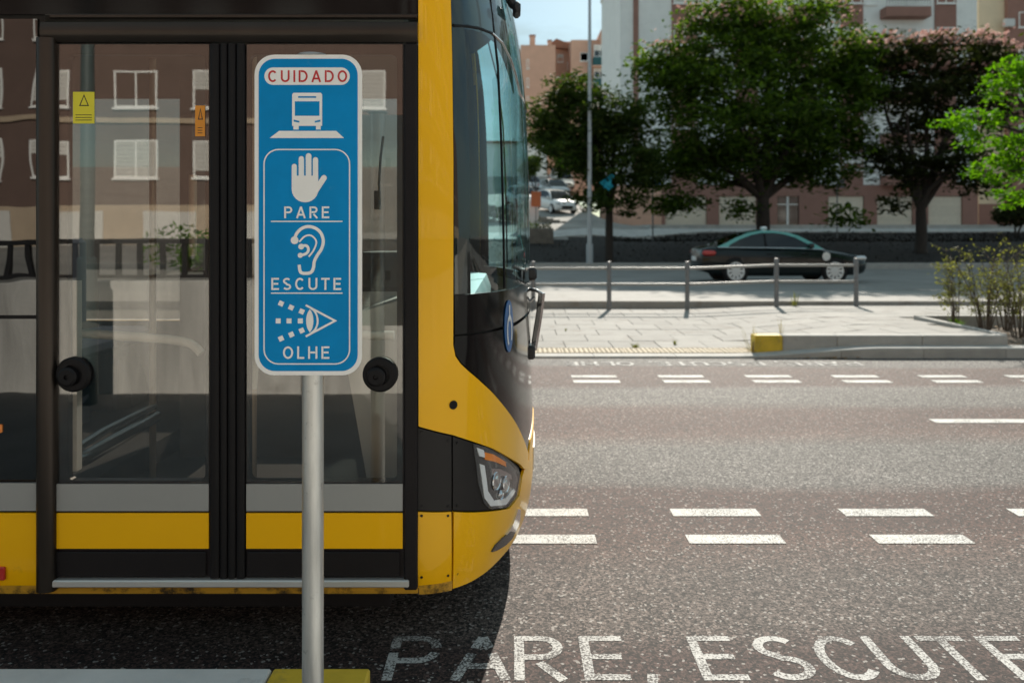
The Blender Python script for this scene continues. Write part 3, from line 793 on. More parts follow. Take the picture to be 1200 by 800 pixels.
# flank left of the doors
def flank(name, s0, s1, z0, z1, mat, off=0.0, parent=None, **p):
    mb = MB(); skin(mb, [(s0, z0), (s1, z0), (s1, z1), (s0, z1)], off); return bus.part(name, mb, mat, parent, smooth=40, **p)
fl1 = sx(xz(43, 0)[0])
flank('flank_panel', arcs[0], fl1, .285, Z(601), 'bus_yellow')
flank('silver_band', arcs[0], fl1, Z(598.5), Z(566), 'bus_silver', -.002)
for k in range(3):
    a, b = fl1 - 1.42 * k, fl1 - 1.42 * (k + 1) + .03
    w = flank('side_window', b, a, Z(562), Z(22), 'side_glass', -.004)
    flank('window_bar', b, a, Z(373.5), Z(369.5), 'rubber', .002, w)
flank('side_window', arcs[0], fl1 - 4.26, Z(562), Z(22), 'side_glass', -.004)
flank('upper_panel', arcs[0], sPill0 - .002, Z(17), 2.72, 'bus_black', -.001)
flank('cant_rail', arcs[0], sPill0 - .002, 2.725, 2.985, 'bus_yellow')
mb = MB(); a = xz(-9, 663.5); b = xz(6.5, 679); mb.box((a[0], NY - .008, a[1]), (b[0], NY + .004, b[1]), bev=.003); bus.part('marker_lamp', mb, 'red_plastic')
mb = MB(); a = xz(-14, 497); b = xz(2.5, 507); mb.box((a[0], NY - .004, a[1]), (b[0], NY + .006, b[1]), bev=.003); bus.part('marker_lamp', mb, 'amber', label='small amber lamp in the dark window')
# door surround
def vtube(name, px0, px1, py0, py1, mat, parent=None, depth=.03):
    (xa, za), (xb, zb) = xz(px0, py0), xz(px1, py1); w = xb - xa
    sec = [(xa, NY + .02), (xa, NY - depth * .3)] + [(xa + w / 2 - w / 2 * math.cos(rad(a)), NY - depth * .3 - depth * .7 * math.sin(rad(a))) for a in range(20, 161, 20)] + [(xb, NY - depth * .3), (xb, NY + .02)]
    mb = MB(); mb.plate(sec, [], lambda u, v, d: (u, v, za - d), za - zb)
    return bus.part(name, mb, mat, parent, smooth=50)
vtube('door_post', 45, 67, 46, 690, 'door_tube', depth=.034)
mb = MB(); xa, za = xz(51, 24); xb, zb = xz(490, 50)
sec = [(NY + .02, zb), (NY - .008, zb), (NY - .024, zb + .02), (NY - .026, (za + zb) / 2), (NY - .020, za - .012), (NY + .02, za)]
mb.plate(sec, [], lambda u, v, d: (xa + d, u, v), xb - xa); hd = bus.part('door_header', mb, 'door_tube', smooth=50)
bbox('header_trim', (60, 17.5, 489, 23), NY - .016, NY + .01, 'door_tube', hd, bev=.004)
bbox('door_jamb', (473.5, 51, 489.5, 690), NY - .012, NY + .03, 'bus_matt', bev=.006)
# door leaves
def leaf(x0, x1, gx0, gx1, gtop, knob, hinge):
    (xa, za), (xb, zb) = xz(x0, 51), xz(x1, 676)
    root = MB()
    gA, gB = xz(gx0, gtop), xz(gx1, 563)
    hole = [(p[0], p[1]) for p in rrect(gA[0], gB[1], gB[0], gA[1], .022, 4)]
    root.plate([(xa, zb), (xb, zb), (xb, za), (xa, za)], [hole], lambda u, v, d: (u, NY + .004 + d, v), .03)
    lf = bus.part('door_leaf', root, 'frit', smooth=20)
    mb = MB(); mb.plate([(xa + .004, Z(565)), (xb - .004, Z(565)), (xb - .004, za - .004), (xa + .004, za - .004)], [], lambda u, v, d: (u, NY - .001 + d, v), .004)
    bus.part('glazing', mb, 'door_glass', lf)
    bbox('silver_band', (x0 + 1, 566.5, x1 - 1, 598), NY - .004, NY + .0035, 'bus_silver', lf)
    bbox('yellow_band', (x0 + 1, 600.5, x1 - 1, 642), NY - .004, NY + .0035, 'bus_yellow', lf)
    bbox('kick_plate', (x0 + 1, 646, x1 - 4, 675), NY - .004, NY + .0035, 'bus_matt', lf, bev=.003)
    kx, kz = xz(*knob)
    mb = MB(); mb.lathe((kx, NY - .002, kz), (0, -1, 0), [(0, .0), (0, .062), (.012, .062), (.018, .055), (.018, .036), (.010, .034), (.010, .0)], 28)
    mb.lathe((kx - .012, NY - .010, kz - .006), (0, -1, 0), [(0, .036), (.022, .034), (.028, .026), (.028, .009), (.020, .007), (.020, 0)], 20)
    bus.part('door_lock', mb, 'rubber', lf, smooth=35)
    return lf
lf1 = leaf(62, 246, 79, 240, 64, (88, 438), 0)
lf2 = leaf(288, 473, 292, 465, 64, (446, 438), 1)
for a, b in ((246.5, 258), (258.6, 267), (267.6, 277), (277.6, 287.5)):
    vtube('door_seal', a, b, 52, 676, 'rubber', depth=.012)
bbox('sill_strip', (61, 677, 480, 685.5), NY - .022, NY + .03, 'sill_metal', bev=.004)
s0 = sx(xz(44, 0)[0])
flank('scratched_sill', s0, sPill0 - .002, .253, Z(686.5), 'bus_scratched')
flank('scratched_sill', arcs[0], s0 - .004, .253, .284, 'bus_scratched')
# stickers on the outer glass, painting in the mast's labels mirrored there
def sticker(rect, mat, parent):
    st = bbox('sticker', rect, NY - .0028, NY - .0015, mat, parent)
    mb = MB(); f_ = lambda u, v, l: ((u - 600) / 329.86, NY - .0030 - l, Z(-v)); x0, y0, x1, y1 = rect; cx = (x0 + x1) / 2 + .5; w = (x1 - x0)
    stroke(mb, [(cx - w * .2, -(y0 + 16)), (cx + w * .2, -(y0 + 16)), (cx, -(y0 + 4))], 1.2, f_, 0, True)
    bus.part('sticker_symbol', mb, 'black_print', st)
    for k in range(3): mb = MB(); stroke(mb, [(x0 + 3, -(y1 - 4 - 3 * k)), (x1 - 3, -(y1 - 4 - 3 * k))], .8, f_, 0); bus.part('print_line', mb, 'black_print', st)
    return st
sticker((86, 108, 111, 145), 'sticker_yellow', lf1)
sticker((229, 124, 240.5, 160), 'sticker_orange', lf1)
# pillar, swoosh and the panels round the corner
top_sw = [(530.5, 404), (533, 417), (539, 426), (548, 434.5), (565, 449.5), (584, 469), (602.6, 494), (612, 513)]
bot_sw = [(613, 549), (610, 545), (595, 535.5), (576, 525), (554, 517), (529.5, 509), (490.5, 499)]
zc = .64
sw_tip = onbus(618.5, 531)
rightside = [sw_tip, (-.45, .60), (0, zc), (.45, .60), (-sw_tip[0], sw_tip[1])]
tS = pxpoly(top_sw); bS = pxpoly(bot_sw)
mirror = lambda pts: [(-a, b) for a, b in reversed(pts)]
pil = [(sPill0, 2.985)] + [(sPill1, 2.985), (sPill1, 2.4), (sPill1, 1.8)] + tS + [sw_tip, (sw_tip[0] - .02, sw_tip[1] - .06)] + bS
mb = MB(); skin(mb, pil, .004); bus.part('corner_pillar', mb, 'bus_yellow', smooth=50)
mb = MB(); skin(mb, mirror(pil), .004); bus.part('corner_pillar', mb, 'bus_yellow', smooth=50)
mb = MB(); hx = onbus(530.5, 474); q = bs(*hx); nrm = (bs(*hx, .01) - q).normalized(); mb.lathe(q + nrm * .004, nrm, [(0, 0), (0, .016), (.003, .016), (.004, .009), (-.002, .0)], 16); bus.part('socket', mb, 'rubber', smooth=40)
# charcoal panels behind the headlamp
def both(name, pts, mat, off=0.0, m2=True, sm=40):
    mb = MB(); skin(mb, pts, off); bus.part(name, mb, mat, smooth=sm)
    if m2: mb = MB(); skin(mb, mirror(pts), off); bus.part(name, mb, mat, smooth=sm)
both('corner_panel', pxpoly([(490, 501), (529, 511), (529, 597.5), (490, 597.5)]), 'bus_charcoal')
both('corner_panel', pxpoly([(490, 599.5), (529, 599.5), (529, 684.5), (490, 688.5)]), 'bus_yellow')
both('scratched_sill', [(sPill0 + .001, .249), (sx(xz(529, 0)[0]), .249), (sx(xz(529, 0)[0]), .286), (sPill0 + .001, .283)], 'bus_scratched', .002)
for px, py in ((494, 506), (525, 516), (494, 593), (525, 593), (494, 604), (525, 604), (494, 676), (525, 674), (536, 604), (536, 672), (536, 519), (536, 592)):
    a_, z_ = onbus(px, py); q = bs(a_, z_); nrm = (bs(a_, z_, .01) - q).normalized(); mb = MB(); mb.lathe(q + nrm * .0005, nrm, [(0, 0.0), (0, .0052), (.0022, .0042), (.0022, .0018), (.0008, .0016), (.0008, 0)], 8); bus.part('screw', mb, 'bus_charcoal', smooth=30)
lamp_out = [(554.5, 519.5), (572, 525), (590, 536), (604, 551), (606.5, 562), (603, 580), (592, 593), (573, 595.5), (567, 589), (560.5, 566)]
surround = [(531, 511.5), (554, 519), (576, 526.5), (595, 537), (608.5, 548), (609.5, 560), (606, 580), (595, 594), (573, 597), (531, 597.5)]
both('lamp_surround', pxpoly(surround), 'bus_charcoal', -.002)
sur = pxpoly(surround)
bump_top = pxpoly([(531.5, 599.5), (573, 599), (596, 595.5), (608, 580), (611, 560), (613.5, 551)]) + [(sw_tip[0] + .015, sw_tip[1] - .035), (sw_tip[0] + .03, sw_tip[1] - .002), (-.45, .595), (0, zc - .005)]
bump_half = bump_top
zb_ = .255
bmp = bump_half + mirror(bump_half)[1:] + [(-onbus(531.5, 640)[0], zb_), (onbus(531.5, 640)[0], zb_)]
mb = MB(); skin(mb, bmp, .003); bus.part('bumper', mb, 'bus_yellow', smooth=50)
both('fog_lamp', pxpoly([(574.5, 645.5), (579, 638), (588, 629), (597, 621.5), (601.5, 622.5), (599, 629), (591, 637.5), (580, 644)]), 'lamp_shell', .009)
both('fog_lamp_trim', pxpoly([(592, 626), (600, 612), (605, 596), (608, 596), (607, 612), (601.5, 624)]), 'chrome', .008)
def headlamp(mir):
    f_ = mirror if mir else (lambda p: p)
    mb = MB(); skin(mb, f_(pxpoly(lamp_out)), .001, .004); h = bus.part('headlamp', mb, 'lamp_bowl', smooth=50)
    mb = MB(); skin(mb, f_(pxpoly([(558, 524), (566, 527), (568, 536), (561, 534)])), .004, .003); skin(mb, f_(pxpoly([(561.5, 543), (567, 545), (571, 575), (578, 586), (592, 583), (601, 572), (603, 575), (592, 591), (574, 592.5), (567, 583)])), .004, .003)
    bus.part('light_guide', mb, 'led_strip', h, smooth=50)
    mb = MB(); skin(mb, f_(pxpoly([(567, 529.5), (577, 532), (591.5, 541), (592, 546.5), (580, 541), (567.5, 538)])), .005, .004); bus.part('indicator', mb, 'amber', h, smooth=50)
    for px, py, r_ in ((581, 563, .036), (592, 567, .034), (586, 579, .022)):
        s0, z0 = onbus(px, py); s0 = -s0 if mir else s0; c = bs(s0, z0, .0035); nn = (bs(s0, z0, .02) - bs(s0, z0)).normalized()
        mb = MB(); mb.lathe(c, nn, [(0, r_), (.004, r_ * .95), (.0, r_ * .8), (.003, r_ * .55), (.007, r_ * .3), (.008, 0)], 16); bus.part('projector', mb, 'lamp_reflector', h, smooth=60)
    mb = MB(); skin(mb, f_(pxpoly([(575, 549), (585, 549), (598, 556), (599, 562), (588, 557), (576, 556)])), .004, .003); bus.part('reflector', mb, 'lamp_reflector', h, smooth=50)
    mb = MB(); skin(mb, f_(pxpoly(lamp_out)), .016, .014); bus.part('lamp_lens', mb, 'lens', h, smooth=50)
headlamp(False); headlamp(True)
# black front below the windscreen
zq_ = lambda py: onbus(533, py)[1]
fb = [(sPill1 + .006, zq_(394)), (sPill1 + .006, zq_(403))] + [(a + .006, b + .004) for a, b in tS] + rightside[:3]
top0 = [(0, 1.17), (sPill1 + .5, 1.155)]
fr_low = fb + [(-a, b) for a, b in reversed(fb[:-1])] + [(-sPill1 - .5, 1.155), (0, 1.165), (sPill1 + .5, 1.155)]
mb = MB(); skin(mb, fr_low, -.002); bus.part('front_panel', mb, 'bus_black', smooth=50)
z1_ = zq_(346)
mb = MB(); skin(mb, [(sPill1 + .006, zq_(392)), (sPill1 + .5, 1.17), (0, 1.18), (-sPill1 - .5, 1.17), (-sPill1 - .006, zq_(392)), (-sPill1 - .006, z1_), (-sPill1 - .5, 1.31), (0, 1.31), (sPill1 + .5, 1.31), (sPill1 + .006, z1_)], -.002)
bus.part('front_panel', mb, 'bus_black', smooth=50)
ws = [(sPill1 + .006, z1_ + .004), (sPill1 + .5, 1.314), (0, 1.314), (-sPill1 - .5, 1.314), (-sPill1 - .006, z1_ + .004), (-sPill1 - .006, 2.98), (sPill1 + .006, 2.98)]
mb = MB(); skin(mb, ws, -.001, .004); wsg = bus.part('windscreen', mb, 'windscreen', smooth=50)
mb = MB()                                                            # black printed border inside the glass
e1 = sPill1 + .006; e2 = onbus(552, 200)[0]
skin(mb, [(e1, z1_), (e2, z1_), (e2, 2.98), (e1, 2.98)], -.008, 0)
arcpx = [(531, 30), (548, 31), (562, 33.5), (576, 39), (588, 50), (598, 70), (604, 88), (609, 110)]
ar = pxpoly(arcpx)
zt_ = ar[-1][1] + .01
skin(mb, [(e2 + .001, ar[0][1])] + ar[2:] + [(-.5, zt_), (-.5, 2.98), (e2 + .001, 2.98)], -.03, 0)
bus.part('glass_border', mb, 'bus_black', wsg, smooth=40); mb = MB()
skin(mb, [(-e2, z1_), (-e1, z1_), (-e1, 2.98), (-e2, 2.98)], -.008, 0)
bus.part('glass_border', mb, 'bus_black', wsg, smooth=40)
mb = MB(); mb.tube([bs(a, b, .001) for a, b in ar[3:] + [(-.4, ar[-1][1]), (0, ar[-1][1])]], .006, 6); bus.part('trim_strip', mb, 'chrome', wsg, smooth=60)
mb = MB(); mb.tube([bs(a, b, .0) for a, b in ar[:4]], .006, 6); bus.part('trim_strip', mb, 'rubber', wsg, smooth=60)
sv = onbus(584, 90)[0]
for s1_ in (sv, -sv):
    mb = MB(); mb.tube([bs(s1_, z, .0) for z in (1.32, 1.6, 1.9, 2.2, 2.5, 2.75, 2.95)], .005, 6); bus.part('glass_joint', mb, 'rubber', wsg, smooth=60)
# blue badge
c0 = onbus(596, 382)
mb = MB(); skin(mb, [(c0[0] + .055 * math.cos(rad(a)), c0[1] + .105 * math.sin(rad(a))) for a in range(0, 360, 20)], .003, .003); bd = bus.part('badge', mb, 'logo_blue', smooth=50)
mb = MB(); stroke(mb, [(c0[0] + .028 * math.cos(rad(a)), c0[1] - .02 + .06 * math.sin(rad(a))) for a in range(-40, 250, 20)], .012, lambda u, v, l: bs(u, v, .005), 0); stroke(mb, [(c0[0] + .0, c0[1] + .02), (c0[0] + .0, c0[1] + .085)], .012, lambda u, v, l: bs(u, v, .005), 0); bus.part('badge_mark', mb, 'white_print', bd)
# number plate, grille slots
mb = MB(); skin(mb, [(-.26, .40), (.26, .40), (.26, .51), (-.26, .51)], .008, .006); bus.part('number_plate', mb, 'white_print')
# wipers folded at the foot of the windscreen
def wiper(c, blade, arm, foot, y):
    mb = MB(); P0 = at(*foot, y); mb.lathe(P0 - Vector((.05, 0, 0)), (1, 0, 0), [(0, .0), (0, .03), (.05, .028), (.07, .018), (.07, 0)], 14)
    w = bus.part('wiper', mb, 'black_metal', smooth=40)
    mb = MB(); mb.tube([at(*p, y + d) for p, d in arm], [.014, .012, .009, .008][:len(arm)], 8); bus.part('wiper_arm', mb, 'wiper_silver', w, smooth=50)
    mb = MB(); mb.tube([at(*p, y + d) for p, d in blade], .017, 6); bus.part('wiper_blade', mb, 'chrome', w, smooth=50)
wiper(0, [((635, 343), 0), ((632, 368), .01), ((626.5, 402), .02), ((625, 410), .02)], [((606, 352), .1), ((618, 338), .04), ((628, 340), 0), ((635, 344), 0)], (612, 412), 3.95)
wiper(1, [((604, 356), 0), ((613, 378), 0), ((606, 400), 0)], [((602, 318), .0), ((612, 326), 0), ((622, 330), .0)], (620, 321), 4.1)
mb = MB(); a = at(612, 404, 3.9); b = at(627, 420, 3.9); mb.box((a.x, 3.86, b.z), (b.x, 4.05, a.z), bev=.01); bus.part('wiper_motor', mb, 'black_metal')
mb = MB(); mb.tube([at(604, 366, 3.85), at(612, 360, 3.88), at(622, 352, 3.9), at(627, 348, 3.9)], .008, 6); mb.tube([at(606, 398, 3.85), at(614, 393, 3.88), at(624, 409, 3.9)], .008, 6)
mb.tube([at(613, 350, 3.9), at(608, 372, 3.9), at(612, 404, 3.9)], .006, 6); bus.part('wiper_link', mb, 'wiper_silver', smooth=50)
mb = MB(); P0 = at(622, 321, 4.1); mb.box((P0.x - .035, 4.06, P0.z - .03), (P0.x + .03, 4.15, P0.z + .035), bev=.012); mb.tube([at(601, 312, 4.05), at(612, 318, 4.08), P0], .009, 6); bus.part('kerb_camera', mb, 'black_metal', smooth=40)
mb = MB()
mb.tube([bs(-.75, 2.92), at(601, 6, 3.55), at(605, 11, 3.5)], [.022, .02, .012], 8); P0 = at(606, 11, 3.5)
mb.box((P0.x - .02, 3.44, P0.z - .028), (P0.x + .015, 3.56, P0.z + .02), bev=.012); bus.part('mirror_camera', mb, 'black_metal', smooth=40)
# inside
mb = MB()
dash = [(-.15, 1.02), (-.13, 1.20), (-.16, 1.28), (-.35, 1.30), (-.62, 1.22), (-.66, 1.02), (-.55, .4), (-.15, .4)]
mb.plate(dash, [], lambda u, v, d: (u, NY + .35 + d, v), 1.85); bus.part('dashboard', mb, 'interior_light', smooth=30)
mb = MB(); mb.box((-.64, 3.3, 1.30), (-.40, 3.62, 1.46), bev=.02); bus.part('dashboard_hood', mb, 'interior_dark')
mb = MB(); mb.tube([Vector((-.72 + .05 * math.sin(a), 4.75 + .23 * math.cos(a), 1.22 + .2 * math.sin(a))) for a in [i * math.pi / 12 for i in range(25)]], .015, 8); mb.tube([(-.62, 4.75, 1.05), (-.72, 4.75, 1.22)], .03); bus.part('steering_wheel', mb, 'black_metal', smooth=50)
mb = MB(); mb.box((-1.6, 4.05, .42), (-.95, 4.09, 1.35)); mb.box((-1.66, 4.05, .42), (-1.60, 5.35, 2.3)); mb.box((-.95, 4.0, .3), (-.66, 4.12, 1.2), bev=.02); bus.part('cab_partition', mb, 'interior_grey')
mb = MB(); mb.box((-.74, 3.98, 1.18), (-.42, 4.04, 1.36), bev=.01); tv = bus.part('ticket_validator', mb, 'interior_light')
a = xz(453, 358.5); k = 4.0 / NY
mb = MB(); p_ = at(447, 356, 3.975); q_ = at(456, 362, 3.975); mb.box((p_.x, 3.976, q_.z), (q_.x, 3.979, p_.z)); bus.part('red_label', mb, 'red_plastic', tv)
mb = MB(); p_ = at(431, 366, 3.975); q_ = at(448, 371, 3.975); mb.box((p_.x, 3.974, q_.z), (q_.x, 3.979, p_.z)); bus.part('slot', mb, 'rubber', tv)
for k in range(8):
    x0 = -2.4 - 1.05 * k
    for y0 in (4.5, 4.98):
        mb = MB(); mb.box((x0 - .44, y0, .82), (x0, y0 + .42, .92), bev=.03); mb.box((x0 - .50, y0, .86), (x0 - .42, y0 + .42, 1.5), bev=.03); mb.box((x0 - .3, y0 + .1, .42), (x0 - .1, y0 + .3, .82)); bus.part('seat', mb, 'seat_blue')
for (px, y0, y1, Yd) in ((179, 30, 560, 4.1), (296, 50, 575, 3.35), (226, 205, 300, 3.5)):
    mb = MB(); a, b = at(px, y0, Yd), at(px, y1, Yd); a.z = min(a.z, 2.42); b.z = max(b.z, .3); b.x = a.x; mb.tube([a, b], .017, 10); bus.part('grab_pole', mb, 'pole_bronze', smooth=50)
mb = MB(); mb.tube([at(180, 476, 4.1), at(120, 506, 3.45), at(86, 528, 3.05)], .018, 8); mb.tube([at(183, 488, 4.1), at(100, 536, 3.12), at(72, 545, 3.02)], .03, 8); bus.part('ramp_rail', mb, 'wiper_silver', smooth=50)
for pts in ([(68, 389), (120, 392), (190, 397), (222, 402), (236, 414)], [(296, 455), (300, 420), (318, 400), (380, 394), (462, 393)]):
    mb = MB(); mb.tube(smooth_line([tuple(at(*p, 3.0)) for p in pts], 4) if False else [at(*p, 3.0) for p in smooth_line(pts, 4)], .017, 8); bus.part('door_handrail', mb, 'interior_light', lf1 if pts[0][0] < 200 else lf2, smooth=60)
mb = MB(); mb.box((xz(71, 0)[0], NY + .04, Z(556)), (xz(83, 0)[0], NY + .075, Z(330))); bus.part('door_arm', mb, 'interior_light', lf1)
mb = MB(); c_ = [at(449, 160, 3.5), at(446, 185, 3.5), at(444, 215, 3.5), at(445, 240, 3.5)]; mb.tube(c_, .006, 6); p_ = at(442, 232, 3.5); mb.box((p_.x - .01, 3.48, p_.z - .05), (p_.x + .012, 3.52, p_.z + .03)); bus.part('cable', mb, 'black_metal')
# off side, wheels
flank('off_side_panel', -sPill1 + .001, sc_end, .27, .95, 'bus_yellow')
for k in range(7): flank('side_window', -sPill1 + .25 + 1.5 * k, -sPill1 + 1.72 + 1.5 * k, .96, 2.5, 'off_side_glass', -.002)
flank('cant_rail', -sPill1 + .001, sc_end, 2.6, 2.985, 'bus_yellow')
for wx in (-2.9, -8.9):
    for y0, sgn in ((NY + .02, -1), (CY + BW - .02, 1)):
        mb = MB(); mb.lathe((wx, y0 - sgn * .28, .48), (0, sgn, 0), [(0, .0), (0, .44), (.03, .48), (.25, .48), (.285, .44), (.285, .28)], 28); wh = bus.part('wheel', mb, 'tyre', smooth=40)
        mb = MB(); mb.lathe((wx, y0 - sgn * .28, .48), (0, sgn, 0), [(.27, .285), (.24, .25), (.20, .14), (.26, .12), (.26, 0)], 24); bus.part('rim', mb, 'alloy', wh, smooth=40)
mb = MB(); mb.box((-11.8, NY + .12, .16), (-.45, CY + BW - .12, .26)); bus.part('chassis', mb, 'bus_matt')

# ------------------------------------------------------------------ railing along the crossing
FY = 15.36
rl = Thing('pedestrian_railing', 'grey steel railing with two rails standing at the back of the far pavement', 'railing', (3.3, FY, .06))
def rail_z(x): return lerp(.83, .89, sstep((x - 3.3) / 1.7)), lerp(.528, .582, sstep((x - 3.3) / 1.7))
posts = [-5.6, -4.1, -2.6, -1.08, .40, 1.84, 3.32, 5.01, 6.52]
for x in posts:
    mb = MB(); z0 = zp(min(x, 6.2), FY); zt = rail_z(x)[0] + .13
    mb.lathe((x, FY, z0 - .05), (0, 0, 1), [(0, .044), (zt - z0 + .03, .044), (zt - z0 + .05, .036), (zt - z0 + .056, 0)], 16)
    p_ = rl.part('post', mb, 'rail_grey', smooth=40)
for a, b in zip(posts, posts[1:]):
    for k in (0, 1):
        mb = MB(); mb.tube([(a + .045, FY, rail_z(a)[k]), (b - .045, FY, rail_z(b)[k])], .026, 10); rl.part('rail', mb, 'rail_bright', smooth=50)

# ------------------------------------------------------------------ cars
def car(name, label, group, loc, rz, L, prof, deck, hw, roof_mat, body_mat, wheels, wr, extra=None):
    """prof: outline of the roof and glass (x, z); deck: stations (x, z low, z high, half width)"""
    t = Thing(name, label, 'car', (0, 0, 0), group)
    def sec(st):
        x, zb, zt, w = st; h = zt - zb
        pts = [(-w * .86, zb), (-w * .97, zb + .12 * h), (-w, zb + .45 * h), (-w * .985, zb + .72 * h), (-w * .93, zb + .90 * h), (-w * .80, zt - .004), (-w * .4, zt + .008)]
        return [(x, y, z) for y, z in pts] + [(x, -y, z) for y, z in reversed(pts)]
    mb = MB(); rings = []
    dk = [tuple(p) for p in deck]
    for (s0, s1) in zip(dk, dk[1:]):
        n = max(1, int((s1[0] - s0[0]) / .2))
        for i in range(n): rings.append(sec([lerp(a, b, i / n) for a, b in zip(s0, s1)]))
    rings.append(sec(dk[-1])); k = len(rings[0])
    for a, b in zip(rings, rings[1:]):
        for i in range(k): mb.face([a[i], a[(i + 1) % k], b[(i + 1) % k], b[i]])
    mb.face(rings[0]); mb.face(rings[-1][::-1]); body = t.part('body', mb, body_mat, smooth=38)
    zb_ = prof[0][1]; zt_ = max(p[1] for p in prof)
    wz = lambda z: hw * .93 - (z - zb_) / (zt_ - zb_) * hw * .26
    n = len(prof); front = prof[0]; rear = prof[-1]
    roof_i = [i for i, p in enumerate(prof) if p[1] > zb_ + .80 * (zt_ - zb_)]
    i0, i1 = roof_i[0], roof_i[-1]
    mb = MB()
    for i in range(i0, i1):
        a, b = prof[i], prof[i + 1]
        ys = [-1, -.5, 0, .5, 1]
        for u, v in zip(ys, ys[1:]):
            f_ = lambda p, q: (p[0], q * wz(p[1]), p[1] + .035 * (1 - q * q))
            mb.face([f_(a, u), f_(a, v), f_(b, v), f_(b, u)])
    t.part('roof', mb, roof_mat, smooth=60)
    ins = []
    cx = sum(p[0] for p in prof) / n
    for sgn in (-1, 1):
        inner = []
        for (x, z) in prof:
            d = .095 if z > zb_ + .2 else .11
            f_ = 1 - d / max(.1, abs(x - cx)) if abs(x - cx) > .4 else 1
            inner.append((cx + (x - cx) * (f_ if z > zb_ + .15 * (zt_ - zb_) else .80), min(z - .055, zt_ - .06) if z > zb_ + .15 * (zt_ - zb_) else zb_ + .045))
        mb = MB(); fn = lambda u, v, d, sg=sgn: (u, sg * (wz(v) + .004 - d), v)
        mb.plate(list(prof), [inner], fn, .03); t.part('window_frame', mb, roof_mat, smooth=30)
        mb = MB(); mb.plate(inner, [], lambda u, v, d, sg=sgn: (u, sg * (wz(v) - .008 - d), v), .01); gl = t.part('side_window', mb, 'car_glass')
        xm = cx - .1
        mb = MB(); mb.box((xm - .04, sgn * (wz(zb_ + .25) + .012), zb_ + .03), (xm + .04, sgn * (wz(zb_ + .25) - .03), zb_ + .05)); 
        mb = MB(); top_ = table(xm, sorted(prof)) - .05
        q0 = wz(zb_ + .04); q1 = wz(top_)
        mb.face([(xm - .035, sgn * (q0 + .002), zb_ + .04), (xm + .035, sgn * (q0 + .002), zb_ + .04), (xm + .02, sgn * (q1 + .002), top_), (xm - .03, sgn * (q1 + .002), top_)]); t.part('door_pillar', mb, 'rubber', gl)
        fx = prof[0][0] - .42
        mb = MB(); mb.box((fx - .07, sgn * (hw * .92), zb_ + .03), (fx + .09, sgn * (hw * 1.12), zb_ + .17), bev=.04); t.part('wing_mirror', mb, body_mat, smooth=40)
    for a, b, nm in ((prof[:i0 + 1], 0, 'windscreen'), (prof[i1:], 0, 'rear_window')):
        mb = MB()
        for p, q in zip(a, a[1:]): mb.face([(p[0], -wz(p[1]) + .02, p[1]), (p[0], wz(p[1]) - .02, p[1]), (q[0], wz(q[1]) - .02, q[1]), (q[0], -wz(q[1]) + .02, q[1])])
        t.part(nm, mb, 'car_glass', smooth=60)
    for wx in wheels:
        for sgn in (-1, 1):
            yw = sgn * (hw - .02)
            mb = MB(); mb.lathe((wx, yw - sgn * .03, wr), (0, sgn, 0), [(0, wr * 1.13), (.042, wr * 1.13), (.045, wr * 1.0), (-.02, wr * .9)], 28); t.part('wheel_arch', mb, 'rubber', body, smooth=30)
            mb = MB(); mb.lathe((wx, yw - sgn * .17, wr), (0, sgn, 0), [(0, wr * .6), (0, wr * .95), (.03, wr), (.18, wr), (.215, wr * .95), (.22, wr * .74), (.18, wr * .72), (.12, wr * .7), (.12, 0)], 28); wh = t.part('wheel', mb, 'tyre', smooth=35)
            mb = MB(); mb.lathe((wx, yw - sgn * .17, wr), (0, sgn, 0), [(.19, wr * .62), (.222, wr * .66), (.224, wr * .75), (.20, wr * .76)], 28)
            for q in range(10):
                a = q * math.pi / 5; ca, sa = math.cos(a), math.sin(a)
                for w0, w1 in ((.022, .04),):
                    P_ = [(wx + ca * wr * .12 - sa * w0, wr + sa * wr * .12 + ca * w0), (wx + ca * wr * .12 + sa * w0, wr + sa * wr * .12 - ca * w0), (wx + ca * wr * .68 + sa * w1, wr + sa * wr * .68 - ca * w1), (wx + ca * wr * .68 - sa * w1, wr + sa * wr * .68 + ca * w1)]
                    mb.plate(P_, [], lambda u, v, d, sg=sgn: (u, yw + sg * (.045 - d), v), .03)
            mb.lathe((wx, yw, wr), (0, sgn, 0), [(.02, wr * .2), (.055, wr * .17), (.058, 0)], 14); t.part('rim', mb, 'alloy', wh, smooth=35)
    if extra: extra(t, body)
    t.e.location = loc; t.e.rotation_euler = (0, 0, rz)
    if name == 'taxi': t.e.scale = (1, 1, 1.05)
    return t
sed_prof = [(1.12, .93), (.80, 1.12), (.42, 1.31), (.12, 1.40), (-.25, 1.445), (-.65, 1.445), (-1.05, 1.38), (-1.40, 1.26), (-1.72, 1.11), (-1.98, 1.00)]
sed_deck = [(-2.46, .48, .80, .66), (-2.40, .34, .93, .78), (-2.2, .26, 1.00, .85), (-1.9, .22, 1.02, .895), (-1.3, .19, .99, .92), (.2, .19, .955, .92), (1.1, .2, .945, .915), (1.7, .21, .86, .90), (2.1, .22, .79, .86), (2.32, .27, .72, .78), (2.43, .36, .60, .64)]
